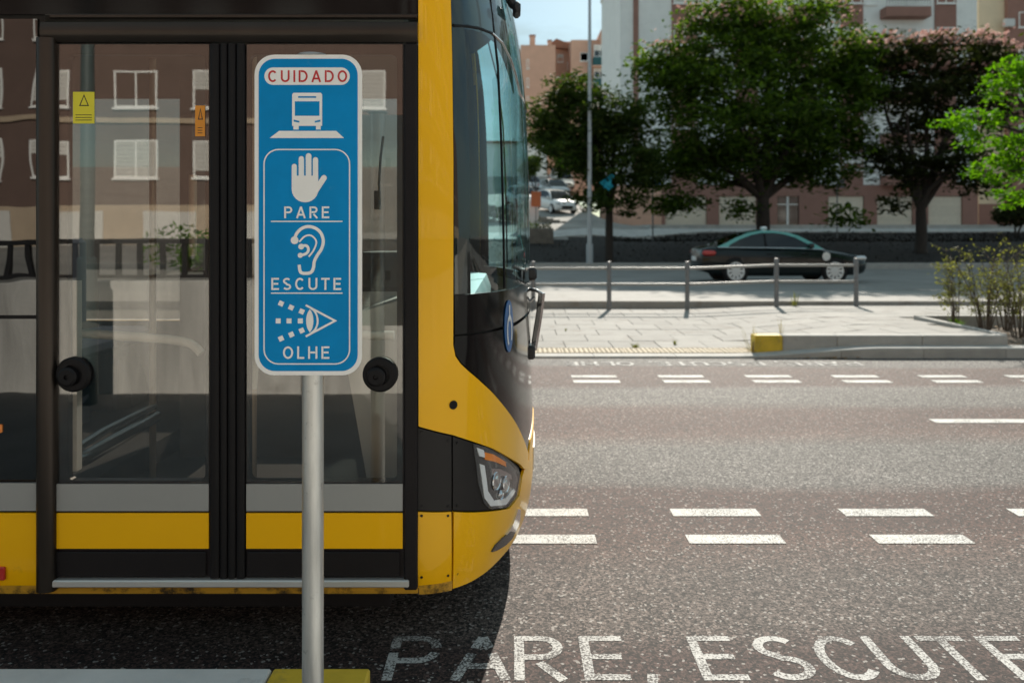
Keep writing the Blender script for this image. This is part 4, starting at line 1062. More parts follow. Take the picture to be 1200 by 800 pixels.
def taxi_bits(t, body):
    for sgn in (-1, 1):
        mb = MB(); mb.box((-2.40, sgn * .62, .76), (-2.02, sgn * .905, .90), bev=.05); t.part('tail_light', mb, 'red_plastic', smooth=40)
        mb = MB(); mb.box((2.05, sgn * .58, .62), (2.37, sgn * .85, .75), bev=.05); t.part('headlight', mb, 'head_lamp', smooth=40)
        mb = MB(); mb.plate(arc(1.16, .74, .115, .12, 0, 345, 20), [], lambda u, v, d, s=sgn: (u, s * (.918 - d), v), .006); em = t.part('door_emblem', mb, 'white_print', body)
        mb = MB(); mb.tube([(-1.98, sgn * .875, .985), (.2, sgn * .885, .965), (1.12, sgn * .875, .925)], .014, 6); t.part('waist_trim', mb, 'chrome', body)
        for dx in (-.55, .45):
            mb = MB(); mb.box((dx, sgn * .90, .80), (dx + .2, sgn * .945, .83), bev=.012); t.part('door_handle', mb, 'car_black', body)
    mb = MB(); mb.box((-.46, -.14, 1.475), (-.30, .14, 1.565), bev=.04); t.part('roof_lamp', mb, 'led_strip', smooth=40)
    mb = MB(); mb.box((-2.485, -.26, .60), (-2.46, .26, .72)); t.part('number_plate', mb, 'white_print')
car('taxi', 'black taxi with a teal roof driving along the back street behind the railing', None, (7.95, 24.4, .022), 0, 4.9, sed_prof, sed_deck, .92, 'car_teal', 'car_black', (-1.47, 1.40), .335, taxi_bits)
hat_prof = [(1.15, .95), (.75, 1.20), (.45, 1.38), (.15, 1.46), (-.4, 1.49), (-1.0, 1.46), (-1.4, 1.38), (-1.62, 1.2), (-1.8, .98)]
hat_deck = [(-2.0, .45, .85, .68), (-1.94, .32, .97, .78), (-1.6, .22, 1.0, .86), (-.8, .19, .98, .885), (.6, .19, .96, .885), (1.15, .2, .95, .87), (1.65, .22, .86, .83), (1.9, .28, .74, .74), (2.0, .38, .6, .6)]
def hat_bits(t, body):
    for sgn in (-1, 1):
        mb = MB(); mb.box((1.66, sgn * .50, .64), (1.95, sgn * .80, .80), bev=.06); t.part('headlight', mb, 'head_lamp', smooth=40)
        mb = MB(); mb.box((-1.97, sgn * .6, .80), (-1.80, sgn * .84, 1.0), bev=.05); t.part('tail_light', mb, 'red_plastic', smooth=40)
    mb = MB(); mb.box((1.93, -.42, .36), (2.02, .42, .58), bev=.03); t.part('grille', mb, 'rubber')
def gz(x, y): return ground_z(x, y) + .01
van_prof = [(1.3, 1.0), (.9, 1.35), (.6, 1.62), (.3, 1.78), (-.4, 1.83), (-1.2, 1.83), (-1.7, 1.80), (-1.9, 1.6), (-1.98, 1.0)]
for nm, lb, x, y, rz, pr, mt in (('parked_car', 'silver hatchback parked between the white cars and the van on the side street', 3.55, 69, -74, hat_prof, 'car_silver'), ('parked_car', 'silver hatchback parked furthest left up the side street, seen past the windscreen edge', 1.6, 74, -80, hat_prof, 'car_silver'),
                             ('parked_car', 'white hatchback parked facing downhill beside the stone wall of the side street', 3.0, 57, -68, hat_prof, 'car_white'),
                             ('parked_car', 'white hatchback nearest the bus on the uphill side street, behind the orange sign', .75, 61, -75, hat_prof, 'car_white'),
                             ('parked_van', 'small white van parked highest on the side street under the trees', 4.9, 80, -80, van_prof, 'car_white')):
    t = car(nm, lb, 'cars parked on the uphill side street', (x, y, gz(x, y)), rad(rz), 4.0, pr, hat_deck, .885, mt, mt, (-1.25, 1.27), .31, hat_bits)
    t.e.rotation_euler = (0, rad(6.5), rad(rz))
    if nm == 'parked_van': t.e['category'] = 'van'

# ------------------------------------------------------------------ street things beyond
def lamp_post():
    x, y = at(691, 300, 33)[0], 33.0
    t = Thing('street_lamp', 'tall slender grey lamp post on the dark bank between the bus and the trees', 'street lamp', (x, y, .2))
    mb = MB(); mb.tube([(x, y, .1), (x, y, 5), (x, y, 11.6)], [.10, .085, .055], 14); p_ = t.part('pole', mb, 'lamp_grey', smooth=40)
    mb = MB(); mb.cyl((x, y, .1), (0, 0, 1), .14, .9, 14); t.part('base_sleeve', mb, 'lamp_grey', p_, smooth=40)
    mb = MB(); mb.tube([(x, y, 11.5), (x - .1, y, 12.0), (x - .7, y - .2, 12.3), (x - 1.6, y - .4, 12.35)], [.05, .045, .04, .035], 8); a_ = t.part('arm', mb, 'lamp_grey', smooth=50)
    mb = MB(); mb.box((x - 2.3, y - .62, 12.3), (x - 1.5, y - .30, 12.44), bev=.05); t.part('lamp_head', mb, 'lamp_grey', a_, smooth=40)
lamp_post()
def slim(px, y, top, lab, blue):
    b = at(px, 300, y); z0 = ground_z(b.x, y); t = Thing('sign_pole', lab, 'sign pole', (b.x, y, z0))
    mb = MB(); mb.tube([(b.x, y, z0 - .1), (b.x, y, EYE - (top - HOR) / F * y)], .04, 8); t.part('pole', mb, 'rail_grey', smooth=50)
    zt = EYE - (top - HOR) / F * y
    mb = MB(); mb.box((b.x - .03, y - .06, zt - .75), (b.x + .42, y - .045, zt - .2)); t.part('plate', mb, blue)
slim(765, 43.2, 200, 'thin dark pole with a blue plate beside the salmon wall left of the garages', 'logo_blue')
slim(981, 46.2, 205, 'thin dark pole on the footpath left of the plum coloured tree', 'rail_grey')
# little orange sign, white board and planter by the side street
o = at(628, 262, 46); z0 = ground_z(o.x, 46); t = Thing('small_sign', 'small orange square sign on a thin post at the foot of the side street', 'sign', (o.x, 46, z0))
mb = MB(); mb.tube([(o.x, 46, z0 - .1), (o.x, 46, z0 + 2.9)], .03, 8); t.part('post', mb, 'rail_grey')
mb = MB(); p_ = at(628, 232, 46); mb.plate(rrect(p_.x - .28, p_.z - .5, p_.x + .28, p_.z + .36, .06, 3), [], lambda u, v, d: (u, 45.95 + d, v), .02); t.part('plate', mb, 'sign_orange')
o = at(622, 262, 47); z0 = ground_z(o.x, 47); mb = MB(); mb.box((o.x - .45, 46.9, z0 - .05), (o.x + .45, 47.2, z0 + 1.7), bev=.03)
mb.build('utility_cabinet', 'board_white', None, (o.x, 47, z0), None, dict(label='pale utility cabinet at the foot of the side street beside the bus windscreen', category='cabinet'))
o = at(631, 285, 41.4); z0 = ground_z(o.x, 41.4); t = Thing('stone_planter', 'low stone planter with green plants on the corner left of the lamp post', 'planter', (o.x, 41.4, z0))
mb = MB(); mb.box((o.x - 1.1, 41.0, z0 - .2), (o.x + .75, 42.0, z0 + .75), bev=.03); t.part('planter_box', mb, 'stone_wall')
def leaves(mb, n, posf, size, flat_=.5):
    mb.leafy = True
    for _ in range(n):
        c = posf(); sz = size * R.uniform(.6, 1.35)
        d = Vector((R.gauss(0, 1), R.gauss(0, 1), R.gauss(0, flat_))).normalized(); n_ = Vector((R.gauss(0, flat_), R.gauss(0, flat_), 1)).normalized()
        q = d.cross(n_)
        if q.length < .1: continue
        q = q.normalized() * sz * .42; d = d * sz
        mb.face([c - d * .5, c + q * .5 - d * .05, c + d * .5, c - q * .5 - d * .05])
mb = MB(); leaves(mb, 350, lambda: Vector((o.x - .2 + R.uniform(-.85, .85), 41.5 + R.uniform(-.4, .4), z0 + .75 + abs(R.gauss(0, .16)))), .16, 1); t.part('foliage', mb, 'leaf_mid')
# retaining wall of the side street, its slabs as stones
sw = Thing('stone_wall', 'low dark stone wall holding the parked cars of the side street', 'wall', (2.4, 53, ground_z(2.4, 53)))
A, B = Vector((-2.2, 51.0)), Vector((4.6, 50.4)); nst = 17
for row in range(3):
    for i in range(nst):
        a = A.lerp(B, (i + .5 * (row % 2) * .8) / nst); b = A.lerp(B, (i + .96 + .5 * (row % 2) * .8) / nst)
        zt = lerp(1.55 + 32 / F * 51, 1.55 + .6, (i + .5) / nst); zt = lerp(3.3, 1.75, i / nst)
        h = .42; z1 = zt - row * h; e = R.uniform(-.03, .03)
        mb = MB(); mb.box((a.x, a.y - .25 + e, z1 - h + .02), (b.x, a.y + .2 + e, z1), bev=.03); sw.part('stone', mb, 'stone_wall')
t = None

# ------------------------------------------------------------------ buildings
def window_unit(t, x0, x1, z0, z1, y, shut=0.0, rec=.12, frame=.07, mull=1, dirv=-1):
    """white framed window standing in a facade at depth y that faces the viewer"""
    mb = MB(); holes = []
    w = (x1 - x0 - frame * (mull + 2)) / (mull + 1)
    for i in range(mull + 1): xa = x0 + frame + i * (w + frame); holes.append([(xa, z0 + frame), (xa + w, z0 + frame), (xa + w, z1 - frame), (xa, z1 - frame)])
    mb.plate([(x0, z0), (x1, z0), (x1, z1), (x0, z1)], holes, lambda u, v, d: (u, y + dirv * (.03 - d), v), .09); f = t.part('window', mb, 'window_white')
    mb = MB(); mb.box((x0 + .02, y - dirv * .03, z0 + .02), (x1 - .02, y - dirv * .05, z1 - .02)); t.part('pane', mb, 'pane_dark', f)
    if shut > 0:
        mb = MB(); zz = z1 - frame
        n = max(2, int((z1 - z0) * shut / .16)); hh = (z1 - z0 - frame) * shut / n
        for i in range(n): mb.box((x0 + frame * .8, y + dirv * .012, zz - (i + 1) * hh + .012), (x1 - frame * .8, y - dirv * .02, zz - i * hh))
        t.part('shutter', mb, 'shutter', f)
    mb = MB(); mb.box((x0 - .06, y + dirv * .10, z0 - .08), (x1 + .06, y - dirv * .02, z0 - .003)); t.part('sill', mb, 'window_white', f)
BY = 57.2; BK = F / BY
bxp = lambda px: (px - 600) / BK
BX0, BX1 = bxp(727), bxp(1145); ZB = 1.85; ZT = 20.9
bl = Thing('apartment_block', 'tall white and brown apartment block with garages at street level behind the trees', 'building', (BX0, BY, ZB))
mb = MB(); mb.box((BX0, BY, ZB + 2.9), (BX1, BY + 12, ZT)); bl.part('wall', mb, 'plaster_white')
mb = MB(); mb.box((BX0 - .02, BY - .1, .6), (bxp(775), BY + 12, ZB + 2.88)); bl.part('end_wall', mb, 'plaster_salmon')
gar = [(779, 828), (842, 886), (970, 1012), (1027, 1069), (1087, 1127)]
outer = [(bxp(775) + .01, ZB - .3), (BX1, ZB - .3), (BX1, ZB + 2.88), (bxp(775) + .01, ZB + 2.88)]
holes = [[(bxp(a), ZB - .02), (bxp(b), ZB - .02), (bxp(b), ZB + 2.12), (bxp(a), ZB + 2.12)] for a, b in gar + [(910, 936)]]
mb = MB(); mb.plate(outer, holes, lambda u, v, d: (u, BY - .12 + d, v), .3); mb.box((bxp(775) + .01, BY + .19, ZB - .3), (BX1, BY + 12, ZB + 2.88)); bl.part('ground_floor', mb, 'plaster_brown')
for a, b in gar:
    x0, x1 = bxp(a) + .02, bxp(b) - .02; fr = MB(); fr.box((x0, BY + .02, ZB), (x1, BY + .10, ZB + 2.10)); gd = bl.part('garage_door', fr, 'garage_paint')
    for i in range(6):
        mb = MB(); mb.box((x0 + .03, BY + .0, ZB + .03 + i * .345), (x1 - .03, BY + .021, ZB + .365 + i * .345), bev=.006); bl.part('panel', mb, 'garage_paint', gd)
mb = MB(); mb.box((bxp(910.5), BY + .05, ZB), (bxp(935.5), BY + .1, ZB + 2.1)); ed = bl.part('entrance_door', mb, 'pane_dark')
mb = MB(); mb.box((bxp(922), BY - .02, ZB), (bxp(924), BY + .05, ZB + 2.1)); mb.box((bxp(911), BY - .02, ZB + 1.5), (bxp(935), BY + .05, ZB + 1.56)); bl.part('door_frame', mb, 'window_white', ed)
bays = [(742, 748, 0), (787, 817, 1), (862, 888, 1), (925, 953, 1), (985, 1011, 1), (1095, 1120, 1)]
for a, b, w in bays:
    mb = MB(); mb.box((bxp(a), BY - .09, ZB + 2.9), (bxp(b), BY + .01, ZT + .3)); bl.part('brown_bay', mb, 'plaster_brown')
for fl in range(6):
    z = ZB + 2.95 + fl * 2.93
    for a, b, w in bays:
        if w: window_unit(bl, bxp(a) + .12, bxp(b) - .12, z + 1.0, z + 2.25, BY - .10, R.choice((.0, .3, .6, .95)), mull=1)
    for a, b in ((822, 840), (893, 915), (960, 978), (1014, 1027)):
        window_unit(bl, bxp(a), bxp(b), z + .95, z + 2.2, BY - .01, R.choice((0, .4, .8, 1)), mull=0)
    # balcony
    x0, x1 = bxp(1031), bxp(1083)
    mb = MB(); mb.box((x0, BY - 1.0, z - .12), (x1, BY - .001, z + .06)); mb.box((x0, BY - 1.0, z + .06), (x1, BY - .88, z + .55)); mb.box((x0, BY - .879, z + .06), (x0 + .12, BY - .001, z + .55)); mb.box((x1 - .12, BY - .879, z + .06), (x1, BY - .001, z + .55))
    bal = bl.part('balcony', mb, 'plaster_brown')
    mb = MB(); mb.tube([(x0 + .05, BY - .94, z + 1.0), (x1 - .05, BY - .94, z + 1.0)], .025, 6)
    for q in range(16): xx = lerp(x0 + .05, x1 - .05, q / 15); mb.tube([(xx, BY - .94, z + .55), (xx, BY - .94, z + 1.0)], .012, 4)
    bl.part('railing', mb, 'black_metal', bal)
    window_unit(bl, x0 + .5, x1 - .5, z + .08, z + 2.25, BY - .01, R.choice((0, .5, .3)), mull=2)
mb = MB(); mb.box((BX0 - .1, BY - .2, ZT + .001), (BX1 + .1, BY + 12.1, ZT + .35)); bl.part('parapet', mb, 'plaster_white')
# cream and brown neighbour on the right
cb = Thing('apartment_block', 'cream and brown apartment block at the edge of the picture beyond the bright green tree', 'building', (34, 63, 1.9))
CYB = 63.0; cxp = lambda px: (px - 600) / F * CYB
mb = MB(); mb.box((cxp(1147), CYB, 1.0), (cxp(1177), CYB + 12, 20)); cb.part('cream_wall', mb, 'plaster_cream')
mb = MB(); mb.box((cxp(1177) + .01, CYB - .4, 1.0), (cxp(1400), CYB + 12, 20)); cb.part('brown_wall', mb, 'plaster_brown')
mb = MB(); mb.box((cxp(1147) - .01, CYB - .06, 1.0), (cxp(1177), CYB - .002, 3.6)); cb.part('plinth', mb, 'plaster_brown')
for fl in range(6):
    for a, b in ((1190, 1208), (1230, 1255), (1290, 1315)):
        window_unit(cb, cxp(a), cxp(b), 5.6 + fl * 2.9, 6.8 + fl * 2.9, CYB - .41, R.choice((0, .5, .9)), mull=1)
for fl in (4,):
    mb = MB(); p_ = at(1181, 27, CYB - .6); mb.box((p_.x - .3, CYB - .75, p_.z - .3), (p_.x + .5, CYB - .41, p_.z + .3), bev=.04); cb.part('air_conditioner', mb, 'board_white')
# salmon flats far up the hill on the left
sb_ = Thing('apartment_block', 'salmon pink flats with two chimneys far up the hill above the left tree', 'building', (6, 104, 9))
def blk(px0, px1, top, Yd, depth, mat='plaster_salmon'):
    a = at(px0, top, Yd); b = at(px1, top, Yd); mb = MB(); mb.box((a.x, Yd, 6), (b.x, Yd + depth, a.z)); return sb_.part('wall', mb, mat)
blk(610, 651, 53, 104, 14); blk(651.1, 669, 49, 108, 12); blk(669.1, 704, 47, 103, 14); blk(704.1, 735, 35, 101, 16)
def ch(px0, px1, t0, b0, Yd):
    a = at(px0, t0, Yd); b = at(px1, b0, Yd); mb = MB(); mb.box((a.x, Yd + 1, b.z - .3), (b.x, Yd + 1.9, a.z), bev=.05); c_ = sb_.part('chimney', mb, 'plaster_salmon')
    mb = MB(); mb.box((a.x - .06, Yd + .94, a.z), (b.x + .06, Yd + 1.96, a.z + .14)); sb_.part('chimney_cap', mb, 'roof_tile', c_)
ch(621, 627.5, 40, 54, 104); ch(642.5, 647, 46, 54, 104)
mb = MB(); p0, p1, p2 = at(646, 50, 107), at(668, 52.5, 107), at(652, 48, 107); mb.plate([(p0.x, p0.z - .6), (p1.x + .3, p1.z - .6), (p1.x + .3, p1.z), (p2.x, p2.z + .3), (p0.x, p0.z)], [], lambda u, v, d: (u, 107 + d, v), 10); sb_.part('roof', mb, 'roof_tile')
for k in range(5):
    yy = 70 + 21.5 * k
    a, b = at(617, yy, 104), at(620, yy + 11, 104); window_unit(sb_, a.x, b.x, b.z, a.z, 103.98, 0, mull=0)
    if k % 1 == 0:
        a, b = at(653, yy - 6 + 4 * k, 108), at(660, yy + 3 + 4 * k, 108); window_unit(sb_, a.x, b.x, b.z, a.z, 107.98, .4, mull=0)
for k in range(4):
    y0 = 53 + 25 * k
    for px0, px1 in ((680, 689),):
        a, b = at(px0, y0 + 9, 103), at(px1, y0 + 19, 103); window_unit(sb_, a.x, b.x, b.z, a.z, 102.97, 0, mull=0)
    a, b = at(697, y0 + 1, 103), at(703.5, y0 + 13, 103); 
    a2, b2 = at(696, y0, 101), at(709.5, y0 + 14, 101)
    window_unit(sb_, a2.x, b2.x, b2.z, a2.z, 100.97, .45, mull=1)
    mb = MB(); c0, c1 = at(695, y0 + 14, 100), at(710.5, y0 + 24, 100); mb.box((c0.x, 99.9, c1.z), (c1.x, 100.95, c0.z), bev=.03); bal = sb_.part('balcony', mb, 'awning_teal')
    mb = MB(); mb.box((c0.x - .1, 99.8, c1.z - .15), (c1.x + .1, 100.96, c1.z - .004)); sb_.part('balcony_slab', mb, 'plaster_salmon', bal)
    a, b = at(665, y0 + 20, 108), at(668, y0 + 29, 108); window_unit(sb_, a.x, b.x, b.z, a.z, 107.98, 0, mull=0)
wh_ = Thing('house', 'pale rendered house behind the parked cars at the top of the side street', 'house', (3, 96, 8))
a, b = at(606, 168, 97), at(641, 235, 97); mb = MB(); mb.box((a.x - 6, 97, 5), (b.x, 106, a.z)); wh_.part('wall', mb, 'plaster_white')
for px in (612, 625):
    a, b = at(px, 178, 97), at(px + 8, 192, 97); window_unit(wh_, a.x, b.x, b.z, a.z, 96.97, .5, mull=0)
mb = MB(); a = at(641, 168, 97); mb.box((-6, 96.6, a.z + .001), (a.x + .3, 106.4, a.z + .25)); wh_.part('roof', mb, 'roof_tile')

# ------------------------------------------------------------------ trees and shrubs
def tree(name, label, base, fork, limbs_to, blobs, n, leaf, mats, tr=.22, flowers=None, cl=.55, flat_=.45, group=None, spread=.75):
    t = Thing(name, label, 'tree', base, group)
    b = Vector(base); fk = Vector(fork)
    mb = MB(); mb.tube([b - Vector((0, 0, .3)), b + Vector((0, 0, .15)), b.lerp(fk, .5) + Vector((R.uniform(-.08, .08), 0, 0)), fk], [tr * 1.5, tr * 1.12, tr, tr * .88], 10); tk = t.part('trunk', mb, 'bark', smooth=60)
    ends = []
    for e in limbs_to:
        e = Vector(e); m1 = fk.lerp(e, .35) + Vector((R.uniform(-.2, .2), R.uniform(-.2, .2), .25)); m2 = fk.lerp(e, .7) + Vector((R.uniform(-.3, .3), R.uniform(-.2, .2), .2))
        mb = MB(); mb.tube([fk - (e - fk).normalized() * .05, m1, m2, e], [tr * .7, tr * .5, tr * .3, tr * .1], 7)
        for q in range(5):
            s0 = m1.lerp(e, R.uniform(.1, .8)); d = Vector((R.gauss(0, 1), R.gauss(0, 1), R.uniform(.0, .9))).normalized() * R.uniform(.7, 1.7) * tr * 5
            mb.tube([s0, s0 + d * .5 + Vector((0, 0, .1)), s0 + d], [tr * .2, tr * .13, tr * .04], 5)
        t.part('branch', mb, 'bark', tk, smooth=60)
    # leaf sprays: clusters lying in the blobs, more of them towards the outside
    vol = [bl_[1][0] * bl_[1][1] * bl_[1][2] for bl_ in blobs]; tot = sum(v ** .72 for v in vol)
    cr = MB(); cr.leafy = True; fm = MB(); fm.leafy = True
    for (c, r_), v in zip(blobs, vol):
        k = max(4, int(n * v ** .72 / tot))
        c = Vector(c)
        while k > 0:
            d = Vector((R.gauss(0, 1), R.gauss(0, 1), R.gauss(0, 1))).normalized(); rr = R.random() ** .45
            p = c + Vector((d.x * r_[0], d.y * r_[1], d.z * r_[2])) * rr
            m_ = mnoise.noise(p * .75 + Vector((7, 3, 1)))
            if m_ < -.13: 
                if R.random() < .8: continue
            w = R.randint(14, 26); k -= w
            tilt = Vector((d.x, d.y, 0)) * .35
            rad_ = cl * R.uniform(.6, 1.25)
            leaves(cr, w, lambda: p + Vector((R.gauss(0, rad_ * .6), R.gauss(0, rad_ * .6), R.gauss(0, rad_ * .22))) - tilt * 0, leaf, flat_)
            if flowers and p.z > flowers[3] and d.z > flowers[0] and rr > .62 and R.random() < flowers[1]:
                for _ in range(R.randint(5, 10)):
                    q = p + Vector((R.gauss(0, rad_ * .6), R.gauss(0, rad_ * .6), R.uniform(.08, .3))); z_ = flowers[2] * R.uniform(.7, 1.3)
                    for ax in ((1, 0, .3), (0, 1, .3), (.5, -.5, .8)):
                        a_ = Vector(ax) * z_; b_ = a_.cross(Vector((R.gauss(0, 1), R.gauss(0, 1), R.gauss(0, 1)))).normalized() * z_ * .6
                        fm.face([q - a_ * .5, q + b_ * .5, q + a_ * .5, q - b_ * .5])
    t.part('crown', cr, mats)
    if fm.f: t.part('blossom', fm, 'blossom', kind='stuff')
    return t
def B_(px, py, y, rx, ry, rz): k = y / F; return (tuple(at(px, py, y)), (rx * k, ry * k, rz * k))
def BT(px, py, y, rx, ry, rz): return B_(px, py, Y0 + (y - YN), rx, ry, rz)
def aT(px, py, y): return at(px, py, Y0 + (y - YN))
# middle tree
Y0, YN = 37.2, 40.0; q = at(894, 282, Y0); fz = at(894, 232, Y0)
tree('silk_tree', 'largest tree, broad and dark green, in the middle behind the taxi', (q.x, Y0, ground_z(q.x, Y0)), (fz.x, Y0, fz.z), [tuple(aT(*p)) for p in ((800, 170, 39), (850, 110, 41), (905, 60, 40), (960, 120, 39), (985, 190, 41), (830, 210, 42), (880, 150, 37.5), (930, 150, 43))],
     [BT(860, 52, 40, 80, 80, 48), BT(935, 52, 40, 75, 80, 42), BT(800, 95, 40, 52, 70, 50), BT(985, 100, 40, 42, 60, 62), BT(870, 130, 39, 95, 100, 70), BT(940, 140, 40.5, 80, 90, 75), BT(800, 180, 40, 50, 60, 46), BT(850, 190, 40, 66, 80, 32), BT(965, 185, 40, 48, 60, 42),
      BT(775, 78, 40, 34, 44, 26), BT(850, 22, 40, 60, 60, 22), BT(930, 18, 40, 55, 60, 20), BT(1000, 90, 40, 34, 50, 40), BT(985, 252, 39, 22, 24, 18), BT(795, 232, 39.5, 36, 40, 22), BT(762, 205, 39.5, 22, 30, 38), BT(1005, 60, 41, 25, 40, 22), BT(868, 238, 39, 14, 20, 20), BT(920, 195, 41, 40, 40, 22)],
     54000, .31, 'leaf_dark', .31, (.30, .5, .15, 9.6), .62)
# plum coloured tree on the right
Y0, YN = 37.8, 42.0; q = at(1079, 286, Y0); fz = at(1079, 246, Y0)
tree('silk_tree', 'flat topped tree with plum foliage and pink blossom right of the largest tree', (q.x, Y0, ground_z(q.x, Y0)), (fz.x, Y0, fz.z), [tuple(aT(*p)) for p in ((1040, 185, 42), (1062, 130, 41), (1090, 90, 43), (1130, 120, 42), (1112, 200, 41), (1150, 80, 42), (1030, 100, 42), (1160, 140, 42.5))],
     [BT(1040, 72, 42, 45, 50, 28), BT(1100, 68, 42, 65, 70, 26), BT(1150, 72, 42, 36, 45, 30), BT(1060, 110, 42, 55, 60, 30), BT(1125, 115, 42, 55, 60, 34), BT(1035, 178, 41.5, 36, 36, 20), BT(1060, 200, 42, 42, 40, 24), BT(1120, 190, 41, 42, 40, 28), BT(1085, 150, 42.5, 40, 40, 26), BT(1150, 215, 41.5, 34, 30, 16), BT(1050, 238, 41, 20, 20, 12), BT(1165, 140, 42, 22, 30, 30)],
     20000, .30, 'leaf_plum', .25, (.1, .9, .19, 8.6), .55)
# left tree
Y0, YN = 34.8, 37.0; q = at(714, 300, Y0); fz = at(714, 236, Y0)
tree('silk_tree', 'smaller dark green tree behind the lamp post, left of the largest tree', (q.x, Y0, ground_z(q.x, Y0)), (fz.x, Y0, fz.z), [tuple(aT(*p)) for p in ((660, 150, 37), (685, 115, 36.5), (720, 120, 37), (745, 165, 37.5), (690, 190, 36), (735, 210, 37), (640, 175, 37))],
     [BT(672, 108, 37, 34, 40, 22), BT(650, 140, 37, 34, 40, 28), BT(700, 138, 37, 50, 60, 34), BT(735, 150, 37, 34, 40, 40), BT(665, 178, 36.5, 40, 50, 24), BT(715, 190, 36.5, 46, 50, 40), BT(750, 205, 37, 22, 30, 34), BT(640, 160, 37.5, 22, 30, 24), BT(700, 235, 36, 34, 30, 14), BT(735, 240, 36.5, 14, 14, 16)],
     17000, .28, 'leaf_mid', .17, None, .5)
cy_ = at(712, 214, 32.9); mb = MB()
def cl_(i, j): return cy_ + Vector((-.20 + i * .065 + .09 * math.sin(j * 1.7) + .05 * math.cos(i * 2.1 + j), .10 * math.sin(i * 1.9 + j * 1.1), -.26 + j * .085 + .10 * math.sin(i * 1.3)))
for i in range(6):
    for j in range(6):
        if (i + j * 2) % 7 in (3,) or (i < 2 and j > 3) or (i > 4 and j < 2): continue
        mb.face([cl_(i, j), cl_(i + 1, j), cl_(i + 1, j + 1), cl_(i, j + 1)])
mb.build('hanging_cloth', 'cyan_cloth', None, tuple(cy_), None, dict(label='torn cyan plastic caught in the branches of the smaller dark tree', category='plastic sheet'))
# bright tree whose trunk stands outside the picture
Y0 = 18.0; q = at(1275, 340, Y0)
tree('ash_tree', 'bright sunlit green tree reaching in from the edge of the picture above the shrubs', (q.x, Y0, .19), tuple(at(1262, 235, Y0)), [tuple(at(*p)) for p in ((1190, 110, 18), (1150, 140, 18), (1180, 200, 18), (1260, 60, 18), (1320, 140, 18), (1300, 200, 18.5))],
     [B_(1196, 88, 18, 34, 50, 24), B_(1180, 100, 18, 26, 40, 18), B_(1136, 138, 18, 32, 40, 16), B_(1172, 160, 17.8, 40, 40, 16), B_(1196, 195, 18, 38, 40, 24), B_(1160, 200, 18, 24, 30, 16), B_(1185, 232, 18, 22, 30, 12), B_(1260, 100, 18, 70, 80, 60), B_(1300, 180, 18, 80, 80, 60), B_(1240, 180, 18, 40, 50, 40)],
     12000, .15, 'leaf_bright', .16, None, .22, .7)
# dark bush at the right edge and greenery up the side street
def bush(name, label, blobs, n, leaf, mat, base, group=None):
    t = Thing(name, label, 'bush', base, group); cr = MB(); cr.leafy = True
    for (c, r_) in blobs:
        c = Vector(c); leaves(cr, n // len(blobs), lambda: c + Vector([g_ * k for g_, k in zip((lambda d: d.normalized() * R.random() ** .4)(Vector((R.gauss(0, 1), R.gauss(0, 1), R.gauss(0, 1)))), r_)]), leaf, .7)
    t.part('foliage', cr, mat)
    mb = MB(); b = Vector(base)
    for c, r_ in blobs: mb.tube([b - Vector((0, 0, .1)), b.lerp(Vector(c), .5) + Vector((.1, 0, 0)), Vector(c)], [.07, .05, .02], 6)
    t.part('stem', mb, 'bark')
q = at(1190, 275, 47); bush('dark_bush', 'dark rounded bush at the foot of the cream block by the picture edge', [B_(1185, 252, 47, 20, 25, 14), B_(1205, 240, 47, 26, 30, 20)], 2200, .28, 'leaf_plum', (q.x, 47, ground_z(q.x, 47)))
q = at(668, 215, 90); bush('bush', 'sunlit yellow green bush beside the van on the side street', [B_(672, 190, 90, 24, 24, 12), B_(695, 188, 91, 20, 20, 14)], 1800, .5, 'leaf_bright', (q.x, 90, ground_z(q.x, 90)))
q = at(627, 205, 70); bush('bush', 'rounded green bush above the parked cars next to the bus windscreen', [B_(625, 192, 70, 11, 14, 11), B_(618, 200, 70, 12, 14, 10)], 1100, .35, 'leaf_mid', (q.x, 70, ground_z(q.x, 70)))
for k, (px, py) in enumerate(((700, 165), (740, 185))):
    pass
q = at(705, 225, 80); tree('street_tree', 'shaded tree further up the side street behind the smaller dark tree', (q.x, 80, ground_z(q.x, 80)), tuple(at(705, 200, 80)), [tuple(at(*p)) for p in ((690, 170, 80), (715, 165, 81))], [B_(660, 165, 80, 30, 30, 22), B_(700, 160, 80, 34, 30, 26), B_(730, 175, 80, 22, 30, 24)], 3800, .45, 'leaf_dark', .2, None, .8)
# low dark ground cover on the bank
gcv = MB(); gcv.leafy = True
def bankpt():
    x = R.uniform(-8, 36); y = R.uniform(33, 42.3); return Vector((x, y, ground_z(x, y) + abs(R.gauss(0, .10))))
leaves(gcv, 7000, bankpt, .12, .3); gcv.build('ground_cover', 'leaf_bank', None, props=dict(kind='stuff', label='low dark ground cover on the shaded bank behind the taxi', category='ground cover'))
gcv = MB(); gcv.leafy = True
def forept():
    x = R.uniform(5, 40); y = R.uniform(42.4, 42.4 + min(6.0, (x - 1) * .6)); return Vector((x, y, ground_z(x, y) + abs(R.gauss(0, .06))))
leaves(gcv, 5000, forept, .16, .9); gcv.build('grass', 'leaf_bank', None, props=dict(kind='stuff', label='thin rough grass in front of the garages', category='grass'))
